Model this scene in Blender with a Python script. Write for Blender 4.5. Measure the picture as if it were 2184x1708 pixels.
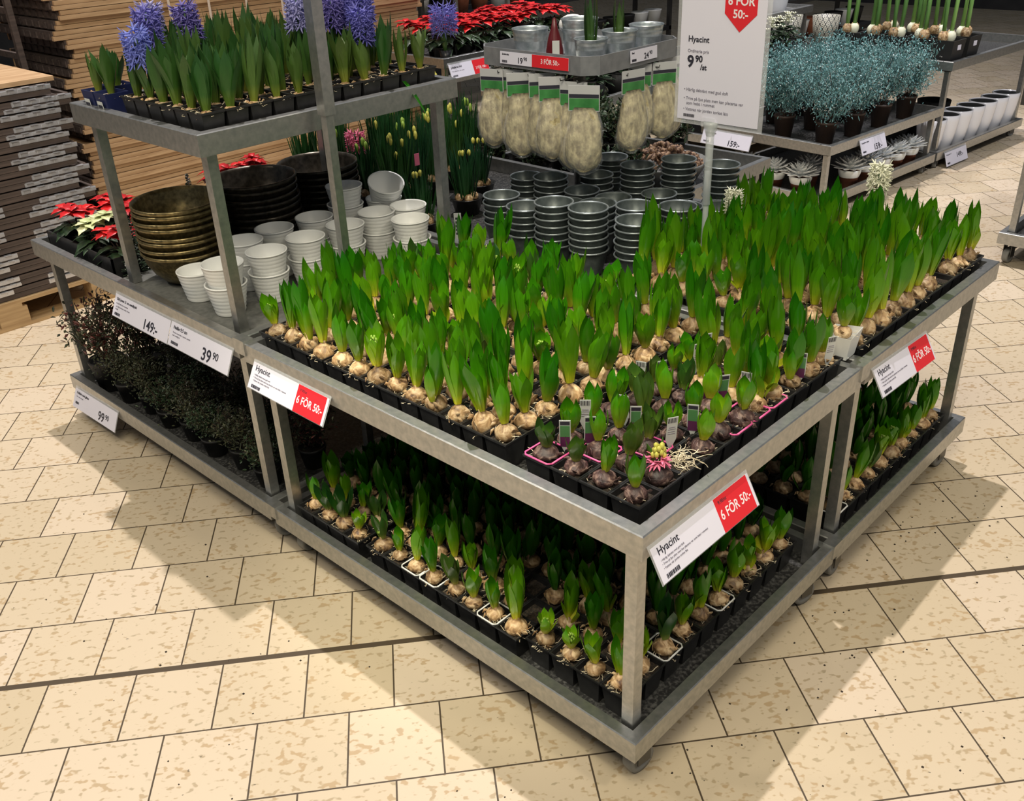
import bpy, math, random
from mathutils import Vector, Matrix, Euler
R = random.Random(7)
PI = math.pi
C = bpy.context.scene.collection
for o in list(bpy.data.objects): bpy.data.objects.remove(o)
scn = bpy.context.scene

# ------------------------------------------------------------------ camera
cam_d = bpy.data.cameras.new('camera'); cam = bpy.data.objects.new('camera', cam_d); C.objects.link(cam)
cam.location = (-1.1766, -0.8273, 1.8005)
cam.rotation_euler = (1.0689, 0.0369, -0.8156)
cam_d.sensor_width = 36.0; cam_d.lens = 2022.97 / 2184 * 36.0
cam_d.clip_start = 0.05; cam_d.clip_end = 100
scn.camera = cam
# ------------------------------------------------------------------ world and lights
w = bpy.data.worlds.new('world'); scn.world = w; w.use_nodes = True
w.node_tree.nodes['Background'].inputs[0].default_value = (0.80, 0.88, 1.0, 1)
w.node_tree.nodes['Background'].inputs[1].default_value = 0.17
def spot(name, loc, target, power, size_deg, radius, color=(1, 1, 1), blend=0.5):
    d = bpy.data.lights.new(name, 'SPOT'); d.energy = power; d.spot_size = math.radians(size_deg)
    d.spot_blend = blend; d.shadow_soft_size = radius; d.color = color
    o = bpy.data.objects.new(name, d); C.objects.link(o); o.location = loc
    o.rotation_euler = (Vector(target) - Vector(loc)).to_track_quat('-Z', 'Y').to_euler()
    return o
spot('ceiling_or_fill_spot', (3.1, 3.8, 14.7), (1.0, 0.5, 0.0), 7200, 55, 0.11, (1.0, 0.93, 0.90), 0.4)
spot('ceiling_or_fill_spot', (-1.3, 0.6, 4.2), (0.28, 0.78, 0.7), 520, 26, 0.10, (1.0, 0.95, 0.74), 1.0)
spot('ceiling_or_fill_spot', (0.6, -2.6, 4.4), (0.7, -0.2, 0.2), 210, 75, 0.2, (1.0, 0.90, 0.72), 0.9)
spot('ceiling_or_fill_spot', (-2.2, 3.0, 4.0), (0.0, 1.9, 0.2), 170, 70, 0.2, (1.0, 0.92, 0.80), 0.9)
spot('ceiling_or_fill_spot', (3.3, -1.2, 4.5), (5.2, 1.5, 0.2), 430, 75, 0.2, (0.95, 0.95, 1.0), 0.9)
spot('ceiling_or_fill_spot', (-0.2, 2.3, 4.4), (0.5, 4.0, 0.8), 150, 60, 0.08, (1.0, 0.95, 0.92), 0.9)  # added fill spot that brightens the collar hinges and rear boards
spot('ceiling_or_fill_spot', (7.0, 2.6, 4.6), (7.0, 2.4, 0.0), 420, 110, 0.2, (0.98, 0.95, 1.0), 0.9)  # added fill spot that lifts the floor at the far right
spot('ceiling_or_fill_spot', (1.5, 5.2, 4.6), (1.6, 4.6, 1.0), 120, 90, 0.25, (1.0, 0.92, 0.85), 0.9)
spot('ceiling_or_fill_spot', (4.3, 3.4, 4.6), (3.8, 4.8, 0.8), 260, 80, 0.2, (1.0, 0.96, 0.95), 0.9)
def area(name, loc, target, power, size, color):
    d = bpy.data.lights.new(name, 'AREA'); d.energy = power; d.size = size; d.color = color
    o = bpy.data.objects.new(name, d); C.objects.link(o); o.location = loc
    o.rotation_euler = (Vector(target) - Vector(loc)).to_track_quat('-Z', 'Y').to_euler()
area('fill_panel', (-1.6, -0.8, 4.6), (0.3, 0.6, 0.3), 175, 2.0, (1.0, 0.90, 0.70))  # unseen soft fill added on the camera side to lighten the shadows
scn.view_settings.view_transform = 'Standard'; scn.view_settings.look = 'None'
scn.view_settings.exposure = 0.0; scn.view_settings.gamma = 1.0
scn.view_settings.use_curve_mapping = False

# ------------------------------------------------------------------ materials
def nodes_of(name):
    m = bpy.data.materials.new(name); m.use_nodes = True
    nt = m.node_tree; return m, nt, nt.nodes['Principled BSDF']
def N(nt, t, **kw):
    n = nt.nodes.new(t)
    for k, v in kw.items():
        if k.startswith('i_'):
            n.inputs[k[2:].replace('_', ' ')].default_value = v
        else: setattr(n, k, v)
    return n
def ramp(nt, stops, fac=None):
    r = nt.nodes.new('ShaderNodeValToRGB'); e = r.color_ramp.elements
    while len(e) < len(stops): e.new(0.5)
    for el, (p, c) in zip(e, stops): el.position = p; el.color = (*c, 1)
    if fac is not None: nt.links.new(fac, r.inputs[0])
    return r
def bump(nt, b, height, strength=0.3, dist=0.01):
    n = nt.nodes.new('ShaderNodeBump'); n.inputs['Strength'].default_value = strength; n.inputs['Distance'].default_value = dist
    nt.links.new(height, n.inputs['Height']); nt.links.new(n.outputs[0], b.inputs['Normal'])
def noisy(name, c1, c2, scale=20, rough=0.5, metal=0.0, bmp=0.0, detail=4, stretch=(1, 1, 1), lo=0.35, hi=0.65, spec=0.5, dist=0.004):
    m, nt, b = nodes_of(name)
    tc = N(nt, 'ShaderNodeTexCoord'); mp = N(nt, 'ShaderNodeMapping'); mp.inputs['Scale'].default_value = stretch
    nt.links.new(tc.outputs['Object'], mp.inputs[0])
    ns = N(nt, 'ShaderNodeTexNoise'); ns.inputs['Scale'].default_value = scale; ns.inputs['Detail'].default_value = detail
    nt.links.new(mp.outputs[0], ns.inputs[0])
    r = ramp(nt, [(lo, c1), (hi, c2)], ns.outputs[0]); nt.links.new(r.outputs[0], b.inputs['Base Color'])
    b.inputs['Roughness'].default_value = rough; b.inputs['Metallic'].default_value = metal
    b.inputs['Specular IOR Level'].default_value = spec
    if bmp: bump(nt, b, ns.outputs[0], bmp, dist)
    return m
def plain(name, c, rough=0.5, metal=0.0, spec=0.5):
    m, nt, b = nodes_of(name); b.inputs['Base Color'].default_value = (*c, 1)
    b.inputs['Roughness'].default_value = rough; b.inputs['Metallic'].default_value = metal
    b.inputs['Specular IOR Level'].default_value = spec
    return m
def leafmat(name, stops, z0, z1, rough=0.3, trans=0.25, hue=0.04, streak=0.25):
    m, nt, b = nodes_of(name)
    tc = N(nt, 'ShaderNodeTexCoord'); sx = N(nt, 'ShaderNodeSeparateXYZ'); nt.links.new(tc.outputs['Object'], sx.inputs[0])
    mr = N(nt, 'ShaderNodeMapRange'); mr.inputs[1].default_value = z0; mr.inputs[2].default_value = z1
    nt.links.new(sx.outputs['Z'], mr.inputs[0])
    r = ramp(nt, stops, mr.outputs[0])
    oi = N(nt, 'ShaderNodeObjectInfo'); hs = N(nt, 'ShaderNodeHueSaturation')
    a = N(nt, 'ShaderNodeMapRange'); a.inputs[3].default_value = 0.5 - hue; a.inputs[4].default_value = 0.5 + hue * 0.6
    nt.links.new(oi.outputs['Random'], a.inputs[0]); nt.links.new(a.outputs[0], hs.inputs['Hue'])
    v = N(nt, 'ShaderNodeMapRange'); v.inputs[3].default_value = 1.25; v.inputs[4].default_value = 0.75
    nt.links.new(oi.outputs['Random'], v.inputs[0])
    mp = N(nt, 'ShaderNodeMapping'); mp.inputs['Scale'].default_value = (260, 260, 14); nt.links.new(tc.outputs['Object'], mp.inputs[0])
    ns = N(nt, 'ShaderNodeTexNoise'); ns.inputs['Scale'].default_value = 1.0; nt.links.new(mp.outputs[0], ns.inputs[0])
    sm = N(nt, 'ShaderNodeMapRange'); sm.inputs[3].default_value = 1 - streak; sm.inputs[4].default_value = 1 + streak
    nt.links.new(ns.outputs[0], sm.inputs[0])
    mu = N(nt, 'ShaderNodeMath', operation='MULTIPLY'); nt.links.new(v.outputs[0], mu.inputs[0]); nt.links.new(sm.outputs[0], mu.inputs[1])
    nt.links.new(mu.outputs[0], hs.inputs['Value']); nt.links.new(r.outputs[0], hs.inputs['Color'])
    nt.links.new(hs.outputs[0], b.inputs['Base Color']); b.inputs['Roughness'].default_value = rough
    tr = N(nt, 'ShaderNodeBsdfTranslucent'); nt.links.new(hs.outputs[0], tr.inputs[0])
    mx = N(nt, 'ShaderNodeMixShader'); mx.inputs[0].default_value = trans
    out = nt.nodes['Material Output']
    nt.links.new(b.outputs[0], mx.inputs[1]); nt.links.new(tr.outputs[0], mx.inputs[2]); nt.links.new(mx.outputs[0], out.inputs[0])
    return m

M = {}
M['galv'] = noisy('galvanised steel', (0.36, 0.37, 0.37), (0.50, 0.50, 0.485), 60, 0.36, 0.9, 0.02, 6, lo=0.3, hi=0.7)
M['galv_dull'] = noisy('dull galvanised deck', (0.13, 0.135, 0.13), (0.22, 0.22, 0.215), 30, 0.6, 0.2, 0.05, 5)
M['greymetal'] = noisy('grey painted steel', (0.20, 0.21, 0.225), (0.26, 0.27, 0.285), 30, 0.4, 0.3)
M['zinc'] = noisy('zinc bucket', (0.34, 0.40, 0.42), (0.66, 0.70, 0.72), 26, 0.35, 0.8, 0.05, 3)
M['deck'] = noisy('grey liner board', (0.085, 0.088, 0.08), (0.13, 0.13, 0.12), 60, 0.75)
M['wetdeck'] = noisy('speckled dark tray liner', (0.018, 0.018, 0.018), (0.12, 0.12, 0.115), 120, 0.45, lo=0.45, hi=0.8)
M['black'] = noisy('black plastic', (0.012, 0.012, 0.013), (0.022, 0.022, 0.023), 40, 0.33)
M['blackmatt'] = plain('matt black plastic', (0.012, 0.012, 0.012), 0.6)
M['navy'] = plain('navy plastic pot', (0.012, 0.018, 0.075), 0.4)
M['soil'] = noisy('dark potting soil', (0.008, 0.006, 0.004), (0.055, 0.038, 0.024), 160, 0.9, 0, 0.8, 6, dist=0.01)
M['root'] = plain('pale root', (0.62, 0.54, 0.38), 0.6)
M['white'] = plain('white glazed plastic', (0.78, 0.79, 0.77), 0.35)
M['whitegloss'] = plain('white glazed ceramic', (0.80, 0.80, 0.84), 0.15)
M['greypot'] = noisy('grey green zinc pot', (0.06, 0.075, 0.073), (0.10, 0.12, 0.115), 40, 0.38, 0.35)
M['potrim'] = plain('light metal pot rim', (0.30, 0.34, 0.35), 0.3, 0.6)  # lighter colour paints a highlight onto the grey pot lips
M['bronze'] = noisy('bronze bowl', (0.11, 0.088, 0.040), (0.27, 0.21, 0.095), 70, 0.34, 0.8, 0.04, 5)
M['darkbowl'] = noisy('dark bronze bowl', (0.040, 0.034, 0.025), (0.095, 0.080, 0.060), 60, 0.32, 0.6, 0.05, 5)
M['pink'] = plain('pink pot edge', (0.65, 0.10, 0.28), 0.35)
M['paper'] = plain('white price card', (0.74, 0.73, 0.84), 0.35)
M['redp'] = plain('red promotion card', (0.72, 0.022, 0.032), 0.35)
M['ink'] = plain('dark ink', (0.025, 0.025, 0.04), 0.5)
M['inkgrey'] = plain('grey ink', (0.22, 0.21, 0.26), 0.5)
M['inkwhite'] = plain('white ink', (0.85, 0.80, 0.82), 0.5)
M['tagpaper'] = plain('plant tag paper', (0.55, 0.57, 0.55), 0.4)
M['taggreen'] = plain('plant tag green', (0.07, 0.22, 0.075), 0.4)
M['tagpurple'] = plain('plant tag purple', (0.10, 0.02, 0.075), 0.4)
M['cardgreen'] = noisy('green header card', (0.03, 0.16, 0.04), (0.06, 0.26, 0.07), 20, 0.35)
M['cardwhite'] = plain('white header card', (0.50, 0.51, 0.52), 0.35)
M['rubber'] = plain('grey rubber wheel', (0.20, 0.20, 0.19), 0.6)
M['darkmetal'] = plain('dark steel', (0.10, 0.10, 0.10), 0.35, 0.8)
M['terracotta'] = noisy('terracotta', (0.26, 0.08, 0.035), (0.36, 0.12, 0.06), 30, 0.75)
M['bluepetal'] = leafmat('violet blue petals', [(0, (0.10, 0.09, 0.42)), (1, (0.26, 0.25, 0.72))], 0, 0.3, 0.45, 0.3, 0.02, 0.2)
M['paleblue'] = leafmat('pale blue petals', [(0, (0.28, 0.28, 0.62)), (1, (0.52, 0.52, 0.86))], 0, 0.3, 0.45, 0.3, 0.02, 0.2)
M['pinkpetal'] = plain('pink petals', (0.80, 0.19, 0.33), 0.4)
M['whitepetal'] = plain('cream white petals', (0.78, 0.78, 0.60), 0.5)
M['greenbud'] = plain('pale green bud', (0.28, 0.44, 0.07), 0.4)
M['yellowbud'] = plain('yellow green bud', (0.55, 0.52, 0.10), 0.4)
M['redleaf'] = noisy('red bracts', (0.38, 0.004, 0.010), (0.75, 0.02, 0.02), 14, 0.4)
M['creamleaf'] = noisy('cream bracts', (0.48, 0.56, 0.24), (0.82, 0.80, 0.52), 14, 0.4)
M['darkleaf'] = noisy('dark green foliage', (0.008, 0.022, 0.008), (0.035, 0.07, 0.028), 60, 0.45)
M['bushleaf'] = noisy('brown green bush leaves', (0.012, 0.020, 0.010), (0.07, 0.075, 0.035), 45, 0.45)
M['bushred'] = noisy('reddish bush leaves', (0.04, 0.012, 0.010), (0.16, 0.04, 0.03), 45, 0.45)
M['teal'] = noisy('teal sprayed foliage', (0.045, 0.135, 0.14), (0.22, 0.42, 0.42), 28, 0.3)
M['glitter'] = plain('silver glitter', (0.95, 0.98, 1.0), 0.12, 1.0)
M['silverleaf'] = noisy('silver succulent', (0.60, 0.63, 0.64), (0.88, 0.90, 0.90), 40, 0.4)
M['sisal'] = noisy('natural sisal fibre', (0.24, 0.19, 0.085), (0.60, 0.52, 0.29), 60, 0.65, 0, 0.6, 8, stretch=(1, 1, 0.5), dist=0.02)
M['cone'] = noisy('brown cones', (0.05, 0.02, 0.012), (0.42, 0.27, 0.17), 60, 0.6, lo=0.42, hi=0.62)
M['darkred'] = plain('dark red shiny ornament', (0.10, 0.008, 0.012), 0.3)
M['fluff'] = noisy('white cotton', (0.6, 0.6, 0.58), (0.85, 0.85, 0.83), 60, 0.9, 0, 0.5)
M['amstem'] = leafmat('light green stems', [(0, (0.16, 0.36, 0.08)), (1, (0.20, 0.42, 0.12))], 0, 0.5, 0.4, 0.1, 0.01, 0.1)
M['tealstem'] = plain('dark stem', (0.02, 0.05, 0.02), 0.5)
M['hinge'] = noisy('shiny steel hinge', (0.62, 0.63, 0.67), (0.76, 0.77, 0.82), 10, 0.28, 0.6)
M['strap'] = plain('pale strap', (0.72, 0.60, 0.50), 0.5)
M['brownstem'] = plain('brown twig', (0.05, 0.03, 0.02), 0.7)
M['patterned'] = None
def wood(name, c1, c2):
    m, nt, b = nodes_of(name)
    tc = N(nt, 'ShaderNodeTexCoord'); mp = N(nt, 'ShaderNodeMapping'); mp.inputs['Scale'].default_value = (2.2, 26, 30)
    nt.links.new(tc.outputs['Object'], mp.inputs[0])
    ns = N(nt, 'ShaderNodeTexNoise'); ns.inputs['Scale'].default_value = 2.0; ns.inputs['Detail'].default_value = 6
    nt.links.new(mp.outputs[0], ns.inputs[0])
    r = ramp(nt, [(0.3, c1), (0.7, c2)], ns.outputs[0]); nt.links.new(r.outputs[0], b.inputs['Base Color'])
    b.inputs['Roughness'].default_value = 0.6; bump(nt, b, ns.outputs[0], 0.15, 0.003)
    return m
M['wood'] = wood('pine boards', (0.40, 0.24, 0.12), (0.62, 0.42, 0.24))
M['woodgrey'] = wood('weathered brown boards', (0.045, 0.034, 0.030), (0.11, 0.080, 0.068))
M['pallet'] = wood('pallet timber', (0.36, 0.23, 0.11), (0.55, 0.38, 0.20))
# leaves of the hyacinths: pale at the sheath, green above (plant colour by height on the plant)
M['leaf'] = leafmat('fresh green hyacinth leaf', [(0.0, (0.50, 0.56, 0.03)), (0.16, (0.22, 0.43, 0.010)), (0.42, (0.065, 0.28, 0.004)), (1.0, (0.022, 0.145, 0.005))], 0.030, 0.155, 0.22, 0.24, 0.022)
M['leafdark'] = leafmat('deep green hyacinth leaf', [(0.0, (0.30, 0.36, 0.06)), (0.22, (0.075, 0.17, 0.018)), (0.6, (0.030, 0.10, 0.012)), (1.0, (0.022, 0.075, 0.014))], 0.025, 0.11, 0.28, 0.2)
M['leaftall'] = leafmat('tall hyacinth leaf', [(0.0, (0.22, 0.30, 0.04)), (0.25, (0.055, 0.14, 0.022)), (1.0, (0.035, 0.095, 0.028))], 0.0, 0.17, 0.34, 0.2)
M['grass'] = leafmat('daffodil leaf', [(0.0, (0.25, 0.32, 0.08)), (0.2, (0.04, 0.13, 0.03)), (1.0, (0.02, 0.09, 0.03))], 0.0, 0.28, 0.3, 0.2)
def bulbmat(name, stops):
    m, nt, b = nodes_of(name)
    tc = N(nt, 'ShaderNodeTexCoord'); oi = N(nt, 'ShaderNodeObjectInfo')
    ad = N(nt, 'ShaderNodeVectorMath', operation='ADD'); nt.links.new(tc.outputs['Object'], ad.inputs[0])
    mu = N(nt, 'ShaderNodeVectorMath', operation='SCALE'); nt.links.new(oi.outputs['Random'], mu.inputs['Scale']); mu.inputs[0].default_value = (3, 5, 7)
    nt.links.new(mu.outputs[0], ad.inputs[1])
    ns = N(nt, 'ShaderNodeTexNoise'); ns.inputs['Scale'].default_value = 55; ns.inputs['Detail'].default_value = 5; ns.inputs['Distortion'].default_value = 0.8
    nt.links.new(ad.outputs[0], ns.inputs[0])
    r = ramp(nt, stops, ns.outputs[0])
    hs = N(nt, 'ShaderNodeHueSaturation'); v = N(nt, 'ShaderNodeMapRange'); v.inputs[3].default_value = 0.65; v.inputs[4].default_value = 1.3
    nt.links.new(oi.outputs['Random'], v.inputs[0]); nt.links.new(v.outputs[0], hs.inputs['Value']); nt.links.new(r.outputs[0], hs.inputs['Color'])
    nt.links.new(hs.outputs[0], b.inputs['Base Color']); b.inputs['Roughness'].default_value = 0.5
    bump(nt, b, ns.outputs[0], 0.7, 0.006)
    return m
M['bulb'] = bulbmat('tan papery bulb skin', [(0.30, (0.10, 0.05, 0.025)), (0.48, (0.40, 0.25, 0.12)), (0.64, (0.66, 0.49, 0.29))])
M['bulbdark'] = bulbmat('purple brown bulb skin', [(0.34, (0.028, 0.014, 0.014)), (0.52, (0.085, 0.045, 0.040)), (0.66, (0.30, 0.20, 0.16))])
# clear plastic
def clear(name, alpha, c=(0.9, 0.92, 0.95), rough=0.12):
    m, nt, b = nodes_of(name); b.inputs['Base Color'].default_value = (*c, 1); b.inputs['Roughness'].default_value = rough
    t = N(nt, 'ShaderNodeBsdfTransparent'); mx = N(nt, 'ShaderNodeMixShader'); mx.inputs[0].default_value = alpha
    nt.links.new(t.outputs[0], mx.inputs[1]); nt.links.new(b.outputs[0], mx.inputs[2]); nt.links.new(mx.outputs[0], nt.nodes['Material Output'].inputs[0])
    return m
M['clear'] = clear('clear acrylic', 0.22)
M['film'] = clear('clear plastic film', 0.13, rough=0.08)
M['rod'] = clear('clear acrylic rod', 0.45, (0.62, 0.66, 0.66))
# patterned pot
def patterned():
    m, nt, b = nodes_of('black and white lozenge pattern')
    tc = N(nt, 'ShaderNodeTexCoord'); mp = N(nt, 'ShaderNodeMapping'); mp.inputs['Rotation'].default_value = (0, 0, PI / 4); mp.inputs['Scale'].default_value = (9, 9, 9)
    s = N(nt, 'ShaderNodeSeparateXYZ'); nt.links.new(tc.outputs['Object'], s.inputs[0])
    at = N(nt, 'ShaderNodeMath', operation='ARCTAN2'); nt.links.new(s.outputs[1], at.inputs[0]); nt.links.new(s.outputs[0], at.inputs[1])
    sc = N(nt, 'ShaderNodeMath', operation='MULTIPLY'); sc.inputs[1].default_value = 0.10; nt.links.new(at.outputs[0], sc.inputs[0])
    cb = N(nt, 'ShaderNodeCombineXYZ'); nt.links.new(sc.outputs[0], cb.inputs[0]); nt.links.new(s.outputs[2], cb.inputs[1])
    nt.links.new(cb.outputs[0], mp.inputs[0])
    mp.inputs['Scale'].default_value = (34, 24, 1)
    vv = N(nt, 'ShaderNodeVectorMath', operation='FRACTION'); nt.links.new(mp.outputs[0], vv.inputs[0])
    sb = N(nt, 'ShaderNodeVectorMath', operation='SUBTRACT'); sb.inputs[1].default_value = (0.5, 0.5, 0); nt.links.new(vv.outputs[0], sb.inputs[0])
    ab = N(nt, 'ShaderNodeVectorMath', operation='ABSOLUTE'); nt.links.new(sb.outputs[0], ab.inputs[0])
    s2 = N(nt, 'ShaderNodeSeparateXYZ'); nt.links.new(ab.outputs[0], s2.inputs[0])
    mx = N(nt, 'ShaderNodeMath', operation='MAXIMUM'); nt.links.new(s2.outputs[0], mx.inputs[0]); nt.links.new(s2.outputs[1], mx.inputs[1])
    f = N(nt, 'ShaderNodeMath', operation='MULTIPLY'); f.inputs[1].default_value = 5.0; nt.links.new(mx.outputs[0], f.inputs[0])
    fr = N(nt, 'ShaderNodeMath', operation='FRACT'); nt.links.new(f.outputs[0], fr.inputs[0])
    r = ramp(nt, [(0.48, (0.02, 0.02, 0.02)), (0.52, (0.62, 0.60, 0.50))], fr.outputs[0]); nt.links.new(r.outputs[0], b.inputs['Base Color'])
    b.inputs['Roughness'].default_value = 0.5
    return m
M['patterned'] = patterned()
# tiled floor: square tiles in running bond with one wide joint, blotchy cream stone
def floormat():
    m, nt, b = nodes_of('cream stone tiles')
    L = nt.links.new
    tc = N(nt, 'ShaderNodeTexCoord')
    mp = N(nt, 'ShaderNodeMapping'); mp.vector_type = 'POINT'; mp.inputs['Rotation'].default_value = (0, 0, math.radians(39.29))
    L(tc.outputs['Object'], mp.inputs[0])
    s = N(nt, 'ShaderNodeSeparateXYZ'); L(mp.outputs[0], s.inputs[0])
    def ma(op, a, bb=None, c=None):
        n = N(nt, 'ShaderNodeMath', operation=op)
        for i, x in enumerate((a, bb, c)):
            if x is None: continue
            if isinstance(x, (int, float)): n.inputs[i].default_value = x
            else: L(x, n.inputs[i])
        return n.outputs[0]
    u, v = s.outputs[0], s.outputs[1]
    above = ma('GREATER_THAN', v, 0.590)
    # rows: below the wide joint v=0.583-0.2235k ; above v=0.597+0.2245k
    v2 = ma('SUBTRACT', v, ma('ADD', 0.583, ma('MULTIPLY', above, 0.014)))
    row = ma('DIVIDE', v2, 0.2243)
    ri = ma('FLOOR', row); fv = ma('SUBTRACT', row, ri)
    # offset of the joints along u: odd rows shifted half
    par = ma('MODULO', ma('ADD', ri, 1000), 2.0)
    off = ma('MULTIPLY', par, 0.1122)
    uu = ma('DIVIDE', ma('SUBTRACT', ma('SUBTRACT', u, -1.3080), off), 0.2243)
    ci = ma('FLOOR', uu); fu = ma('SUBTRACT', uu, ci)
    du = ma('MINIMUM', fu, ma('SUBTRACT', 1.0, fu)); dv = ma('MINIMUM', fv, ma('SUBTRACT', 1.0, fv))
    dd = ma('MINIMUM', du, dv)
    joint = ma('LESS_THAN', dd, 0.0095)
    wide = ma('LESS_THAN', ma('ABSOLUTE', ma('SUBTRACT', v, 0.590)), 0.0066)
    j = ma('MAXIMUM', joint, wide)
    # tile id offset
    cid = N(nt, 'ShaderNodeCombineXYZ'); L(ma('MULTIPLY', ci, 3.17), cid.inputs[0]); L(ma('MULTIPLY', ri, 5.31), cid.inputs[1])
    uv = N(nt, 'ShaderNodeCombineXYZ'); L(ma('MULTIPLY', u, 0.72), uv.inputs[0]); L(v, uv.inputs[1])
    ad = N(nt, 'ShaderNodeVectorMath', operation='ADD'); L(uv.outputs[0], ad.inputs[0]); L(cid.outputs[0], ad.inputs[1])
    n1 = N(nt, 'ShaderNodeTexNoise'); n1.inputs['Scale'].default_value = 60; n1.inputs['Detail'].default_value = 1.5; n1.inputs['Roughness'].default_value = 0.6; L(ad.outputs[0], n1.inputs[0])
    n2 = N(nt, 'ShaderNodeTexNoise'); n2.inputs['Scale'].default_value = 12; n2.inputs['Detail'].default_value = 3; L(ad.outputs[0], n2.inputs[0])
    n3 = N(nt, 'ShaderNodeTexNoise'); n3.inputs['Scale'].default_value = 75; n3.inputs['Detail'].default_value = 2; L(ad.outputs[0], n3.inputs[0])
    wn = N(nt, 'ShaderNodeTexWhiteNoise'); L(cid.outputs[0], wn.inputs[0])
    thr = ma('ADD', n1.outputs[0], ma('MULTIPLY', ma('SUBTRACT', n2.outputs[0], 0.5), 0.45))
    blot = N(nt, 'ShaderNodeMapRange'); blot.interpolation_type = 'SMOOTHSTEP'; blot.inputs[1].default_value = 0.56; blot.inputs[2].default_value = 0.66; L(thr, blot.inputs[0])
    base = ramp(nt, [(0.0, (0.51, 0.42, 0.29)), (0.5, (0.56, 0.465, 0.335)), (1.0, (0.59, 0.49, 0.37))], wn.outputs[0])
    bl = ramp(nt, [(0.4, (0.27, 0.22, 0.13)), (0.62, (0.36, 0.235, 0.105))], n2.outputs[0])
    mx = N(nt, 'ShaderNodeMix', data_type='RGBA'); L(ma('MULTIPLY', blot.outputs[0], 0.62), mx.inputs[0]); L(base.outputs[0], mx.inputs[6]); L(bl.outputs[0], mx.inputs[7])
    sp = N(nt, 'ShaderNodeMapRange'); sp.inputs[1].default_value = 0.74; sp.inputs[2].default_value = 0.77; L(n3.outputs[0], sp.inputs[0])
    mx2 = N(nt, 'ShaderNodeMix', data_type='RGBA'); L(ma('MULTIPLY', sp.outputs[0], 0.7), mx2.inputs[0]); L(mx.outputs[2], mx2.inputs[6]); mx2.inputs[7].default_value = (0.06, 0.05, 0.035, 1)
    mx3 = N(nt, 'ShaderNodeMix', data_type='RGBA'); L(j, mx3.inputs[0]); L(mx2.outputs[2], mx3.inputs[6]); mx3.inputs[7].default_value = (0.075, 0.055, 0.035, 1)
    L(mx3.outputs[2], b.inputs['Base Color'])
    b.inputs['Roughness'].default_value = 0.42; b.inputs['Specular IOR Level'].default_value = 0.35
    bump(nt, b, ma('SUBTRACT', 1.0, j), 0.5, 0.002)
    return m
M['floor'] = floormat()

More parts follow.
